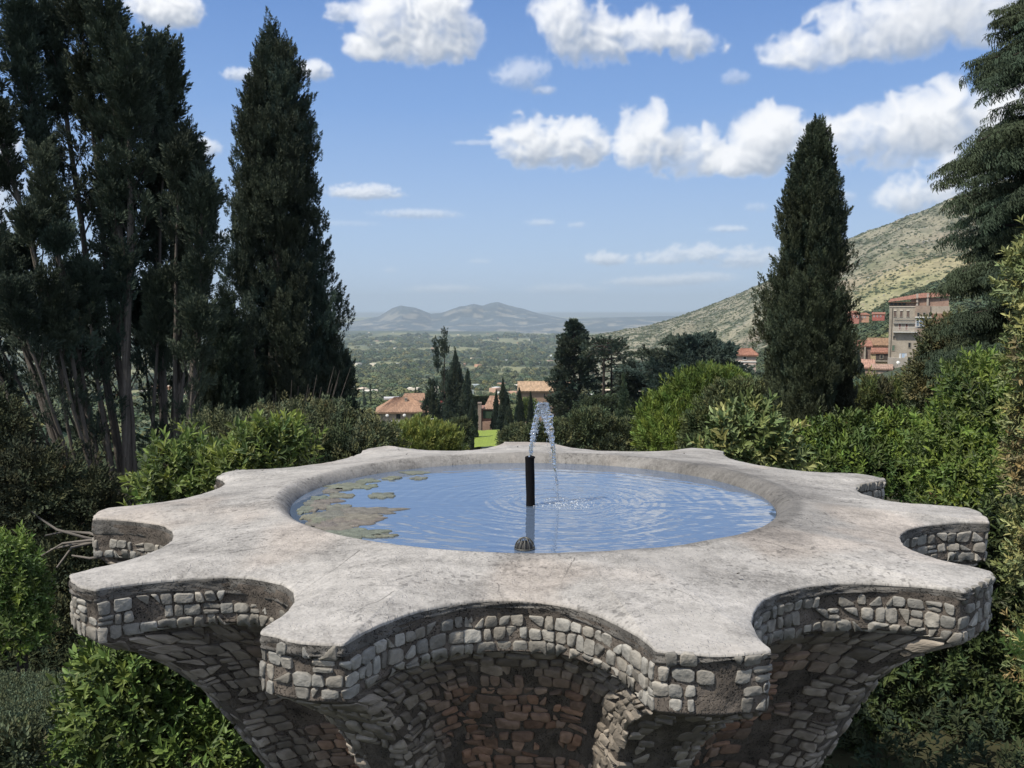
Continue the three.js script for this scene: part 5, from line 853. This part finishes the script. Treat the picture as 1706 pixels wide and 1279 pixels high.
// the tall apartment house
{
  const d = 205, h = building('tall_house', 'tall grey stone apartment house with red roof and balconies at the right', 1497, 1589, 510, 632, d, 9, wallM([0.46, 0.41, 0.34]), -0.4, 'building');
  const z = h.dp / 2;
  part('side_wall', new MB().box(h.X(1537), h.Y(560), z, h.X(1560), h.Y(509), z + 0.35).geo(), wallM([0.4, 0.31, 0.25]), h.b);
  part('brick_wing', new MB().box(h.X(1562), -5, z, h.X(1589), h.Y(522), z + 0.9).geo(), wallM([0.32, 0.19, 0.13]), h.b);
  // loggia under the eaves
  for (let i = 0; i < 4; i++) h.win(1500 + i * 6.6, 506, 4.6, 5.5, { frame: TIMBER, t: 0.12, z: z - 0.1 });
  part('attic_wall', new MB().box(-h.w / 2 + 0.1, h.H, -z + 0.2, h.X(1530), h.Y(502.5), z - 0.15).box(h.X(1530), h.H, -z + 0.2, h.w / 2 - 0.2, h.Y(496), z - 0.12).geo(), wallM([0.42, 0.28, 0.22]), h.b);
  for (const px of [1538, 1554]) part('chimney', new MB().box(h.X(px), h.H, z - 0.1, h.X(px + 3), h.Y(489), z + 0.35).geo(), wallM([0.55, 0.48, 0.42]), h.b);
  { const mb = new MB(); slope(mb, V(h.X(1494), h.Y(503), z + 0.6), V(h.X(1540), h.Y(497), z + 0.6), V(h.X(1497), h.Y(497), -z), V(h.X(1548), h.Y(487), -z)); slope(mb, V(h.X(1540), h.Y(497), z + 0.5), V(h.X(1590), h.Y(493), z + 0.5), V(h.X(1548), h.Y(487), -z), V(h.X(1590), h.Y(486), -z)); part('roof', mb.geo(), TILE_RED, h.b); const ev = new MB(); ev.box(h.X(1495), h.Y(504), -z, h.X(1540), h.Y(503.2), z + 0.5); part('eave', ev.geo(), TIMBER, h.b); }
  for (const px of [1506, 1515.7, 1526]) { h.win(px, 523, 3.6, 9, { pane: std(rgb(0.13, 0.09, 0.075), 0.7) }); part('lintel', new MB().box(h.X(px - 2.4), h.Y(517.6), z, h.X(px + 2.4), h.Y(516), z + 0.14).geo(), std(rgb(0.62, 0.57, 0.5)), h.b); }
  for (const px of [1514, 1524.5]) h.win(px, 544, 3.4, 10.5, { frame: std(rgb(0.6, 0.5, 0.46)), pane: std(rgb(0.16, 0.07, 0.055), 0.7) });
  const rail = (x0, x1, py, zz, n) => { const b = new MB(); b.box(h.X(x0), h.Y(py) - 0.18, z, h.X(x1), h.Y(py), z + zz); for (let i = 0; i <= n; i++) { const x = lerp(h.X(x0), h.X(x1) - 0.06, i / n); b.box(x, h.Y(py), z + zz - 0.1, x + 0.05, h.Y(py) + 0.95, z + zz - 0.05); } b.box(h.X(x0), h.Y(py) + 0.95, z + zz - 0.12, h.X(x1), h.Y(py) + 1.02, z + zz - 0.03); return b; };
  part('balcony', rail(1504, 1541, 552.5, 1.1, 24).geo(), std(rgb(0.5, 0.5, 0.48)), h.b);
  part('balcony', rail(1504, 1540, 537.5, 0.4, 22).geo(), std(rgb(0.3, 0.3, 0.29)), h.b);
  for (let i = 0; i < 5; i++) h.win(1541.5 + i * 5, 537, 4.0, 12, { frame: WHITE, t: 0.1, z: z + 0.5, pane: std(rgb(0.16, 0.2, 0.26), 0.15) });
  part('glazed_porch', new MB().box(h.X(1538), h.Y(545), z, h.X(1564), h.Y(529), z + 0.46).geo(), std(rgb(0.45, 0.47, 0.5)), h.b);
  part('canopy', new MB().box(h.X(1537), h.Y(529), z, h.X(1565), h.Y(527.5), z + 0.8).geo(), WHITE, h.b);
  for (const px of [1542, 1551, 1560]) h.win(px, 524, 3.4, 6.5, { z: z + 0.35 });
  h.win(1505.5, 562, 2.6, 5); h.win(1505, 580, 4, 9, { pane: std(rgb(0.09, 0.14, 0.1), 0.7) }); h.win(1530, 575, 3.6, 8); h.win(1530, 600, 3.6, 8);
  part('string_course', new MB().box(-h.w / 2 - 0.08, h.Y(511.5), z - 0.2, h.X(1537), h.Y(509.8), z + 0.12).geo(), std(rgb(0.5, 0.45, 0.38)), h.b);
  part('drain_pipe', new MB().tube([V(h.X(1502), h.Y(512), z + 0.1), V(h.X(1501), h.Y(560), z + 0.1), V(h.X(1500), h.Y(620), z + 0.1)], [0.07, 0.07, 0.07], 6).geo(), std(rgb(0.15, 0.13, 0.11)), h.b);
  part('terrace', new MB().box(h.X(1497), -4, z, h.X(1528), h.Y(596), z + 2.2).geo(), wallM([0.45, 0.42, 0.38]), h.b);
  part('terrace_door', new MB().box(h.X(1492), h.Y(622), z + 2.2, h.X(1497), h.Y(608), z + 2.26).geo(), std(rgb(0.05, 0.05, 0.05)), h.b);
  const c = at(1502, 592, d - 4.5), l = thing('laundry', 'white and pale blue laundry hanging on the tall house', 'laundry', V(c.x, c.y, c.z)), k = px2m(d);
  for (const [x, w, hh, col] of [[-2, 3.6, 8, [0.75, 0.77, 0.8]], [2.6, 4.4, 7, [0.5, 0.62, 0.78]], [6.6, 3, 5, [0.7, 0.72, 0.76]]]) part('cloth', new MB().grid(10, 8, (i, j) => [(x + (i / 10 - 0.5) * w) * k, (3.5 - (j / 8) * hh) * k, 0.06 * sin(i * 1.3 + x) * (0.3 + j / 8), 0, 0]).geo(), std(rgb(...col), 0.9), l);
  part('line', new MB().tube([V(-5 * k, 3.6 * k, 0), V(9 * k, 3.6 * k, 0)], [0.012, 0.012], 5).geo(), std(rgb(0.1, 0.1, 0.1)), l);
  const dish = thing('satellite_dish', 'white satellite dish below the laundry of the tall house', 'satellite dish', at(1495.5, 605, d - 5)); part('dish', new THREE.SphereGeometry(0.5, 18, 8, 0, 2 * PI, 0, 0.95).rotateX(1.1), WHITE, dish); part('arm', new MB().tube([V(0, -0.1, 0), V(0, -0.7, -0.3)], [0.04, 0.04], 6).geo(), std(rgb(0.3, 0.3, 0.3)), dish);
}
// village roofs
{
  let h = building('village_house', 'reddish house with flat tiled roof left in the village', 1424, 1458, 576, 612, 225, 8, wallM([0.34, 0.24, 0.2]), -0.3); part('roof', roofShed(h.w, h.dp, h.H, h.H + 1.2), TILE_RED, h.b); h.win(1444, 590, 3, 9, { pane: std(rgb(0.08, 0.05, 0.04)) }); h.win(1434, 588, 2.6, 6); { const s = part('satellite_dish', new THREE.SphereGeometry(0.4, 14, 6, 0, 2 * PI, 0, 0.9).rotateX(1.2), WHITE, h.b); s.position.set(h.X(1438), h.Y(585), h.dp / 2 + 0.3); } part('chimney', new MB().box(h.X(1430), h.H + 0.2, 1, h.X(1432), h.H + 2.0, 1.4).geo(), STONE, h.b); part('column', new MB().box(h.X(1447), -2, h.dp / 2 + 0.2, h.X(1449.5), h.Y(577), h.dp / 2 + 0.7).geo(), wallM([0.5, 0.45, 0.38]), h.b);
  h = building('village_house', 'brown roofed house touching the tall apartment house', 1458, 1494, 575, 612, 228, 9, wallM([0.33, 0.24, 0.18]), -0.36); part('roof', roofGable(h.w, h.dp, h.H, 1.7, 0.4), tileM([0.42, 0.27, 0.17]), h.b); h.win(1476, 592, 10, 6, { frame: TIMBER, pane: std(rgb(0.06, 0.05, 0.045)) });
  h = building('village_house', 'low yellow walled house under the brown roofed one', 1460, 1492, 587, 616, 214, 6, wallM([0.5, 0.42, 0.26]), -0.38); part('roof', roofShed(h.w * 0.85, h.dp, h.H, h.H + 0.9), TILE_RED, h.b); part('loggia', new MB().box(h.X(1468), h.Y(600), h.dp / 2, h.X(1491), h.Y(588), h.dp / 2 + 0.05).geo(), std(rgb(0.06, 0.05, 0.045)), h.b); h.win(1477, 594, 4, 6, { z: h.dp / 2 + 0.08 }); part('ledge', new MB().box(h.X(1466), h.Y(602), h.dp / 2, h.X(1492), h.Y(600), h.dp / 2 + 0.3).geo(), STONE, h.b);
  h = building('village_house', 'lowest village house with broad pinkish roof', 1436, 1466, 612, 622, 205, 9, wallM([0.45, 0.33, 0.27]), -0.3); part('roof', roofGable(h.w, h.dp, h.H, 1.6, 0.4), tileM([0.62, 0.38, 0.3]), h.b);
  h = building('village_house', 'pale end house with dark doorway at the foot of the tall one', 1464, 1493, 614, 624, 200, 6, wallM([0.55, 0.45, 0.38]), -0.38); part('roof', roofShed(h.w, h.dp, h.H, h.H + 0.7), tileM([0.6, 0.42, 0.34]), h.b); h.win(1488, 619, 4, 6, { noFrame: true });
  // pink houses up the slope
  h = building('pink_house', 'leftmost pink house up the slope', 1417, 1434, 521, 537, 400, 9, wallM([0.6, 0.27, 0.22]), -0.3); part('roof', roofHip(h.w, h.dp, h.H, 0.9, 1.5, 0.3), TILE_RED, h.b); for (const x of [1421, 1426, 1431]) h.win(x, 527, 1.4, 2.6, { frame: WHITE });
  h = building('pink_house', 'peach coloured middle house up the slope', 1434.5, 1451, 524, 535, 400, 8, wallM([0.62, 0.36, 0.25]), -0.36); part('roof', roofHip(h.w, h.dp, h.H, 0.8, 1.5, 0.3), TILE_RED, h.b); for (const x of [1437, 1441, 1445]) h.win(x, 528, 1.2, 2.4, { frame: WHITE });
  h = building('pink_house', 'rightmost red house up the slope', 1458, 1477, 523, 532, 405, 8, wallM([0.5, 0.17, 0.14]), -0.4); part('roof', roofGable(h.w, h.dp, h.H, 0.8, 0.3), TILE_RED, h.b); for (const x of [1461, 1466, 1471]) h.win(x, 526.5, 1.2, 2.4, { frame: WHITE });
}
// red canopy and globe lamps among the cypresses
{
  const d = 180, p = at(741, 684, d), t = thing('red_canopy', 'small red canopy on white posts between the dark cypresses', 'canopy', p), k = px2m(d), mb = new MB(); mb.grid(8, 4, (i, j) => [(i / 8 - 0.5) * 12 * k, (19 - (j / 4) * 4 - 2 * abs(i / 8 - 0.5)) * k, (j / 4) * 1.6, 0, 0]); mb.box(-6 * k, 13 * k, 1.55, 6 * k, 15.2 * k, 1.62); part('cloth', mb.geo(), std(rgb(0.55, 0.07, 0.08), 0.7), t); for (const x of [-5.5, 5.3]) part('post', new MB().box(x * k, -3, 1.3, (x + 0.6) * k, 14.5 * k, 1.4).geo(), WHITE, t); part('counter', new MB().box(-5 * k, -3, -0.2, 5 * k, 7 * k, 1.2).geo(), std(rgb(0.6, 0.58, 0.55)), t);
  const q = at(720.5, 712, 120), l = thing('globe_lamp', 'garden lamp post with two white globes in front of the broad cypress', 'lamp', q), kk = px2m(120); part('post', new MB().tube([V(0, -2, 0), V(0, 12 * kk, 0)], [0.06, 0.05], 8).geo(), std(rgb(0.05, 0.05, 0.05)), l); for (const x of [-1.7, 1.7]) { part('arm', new MB().tube([V(0, 11.5 * kk, 0), V(x * kk, 12.4 * kk, 0)], [0.03, 0.03], 6).geo(), std(rgb(0.05, 0.05, 0.05)), l); part('globe', new THREE.SphereGeometry(1.45 * kk, 16, 12).translate(x * kk, 14 * kk, 0), WHITE, l); }
}
scene.traverse((o) => { if (o.isMesh) { o.castShadow = true; o.receiveShadow = true; } });
camera.updateProjectionMatrix();
renderer.render(scene, camera);
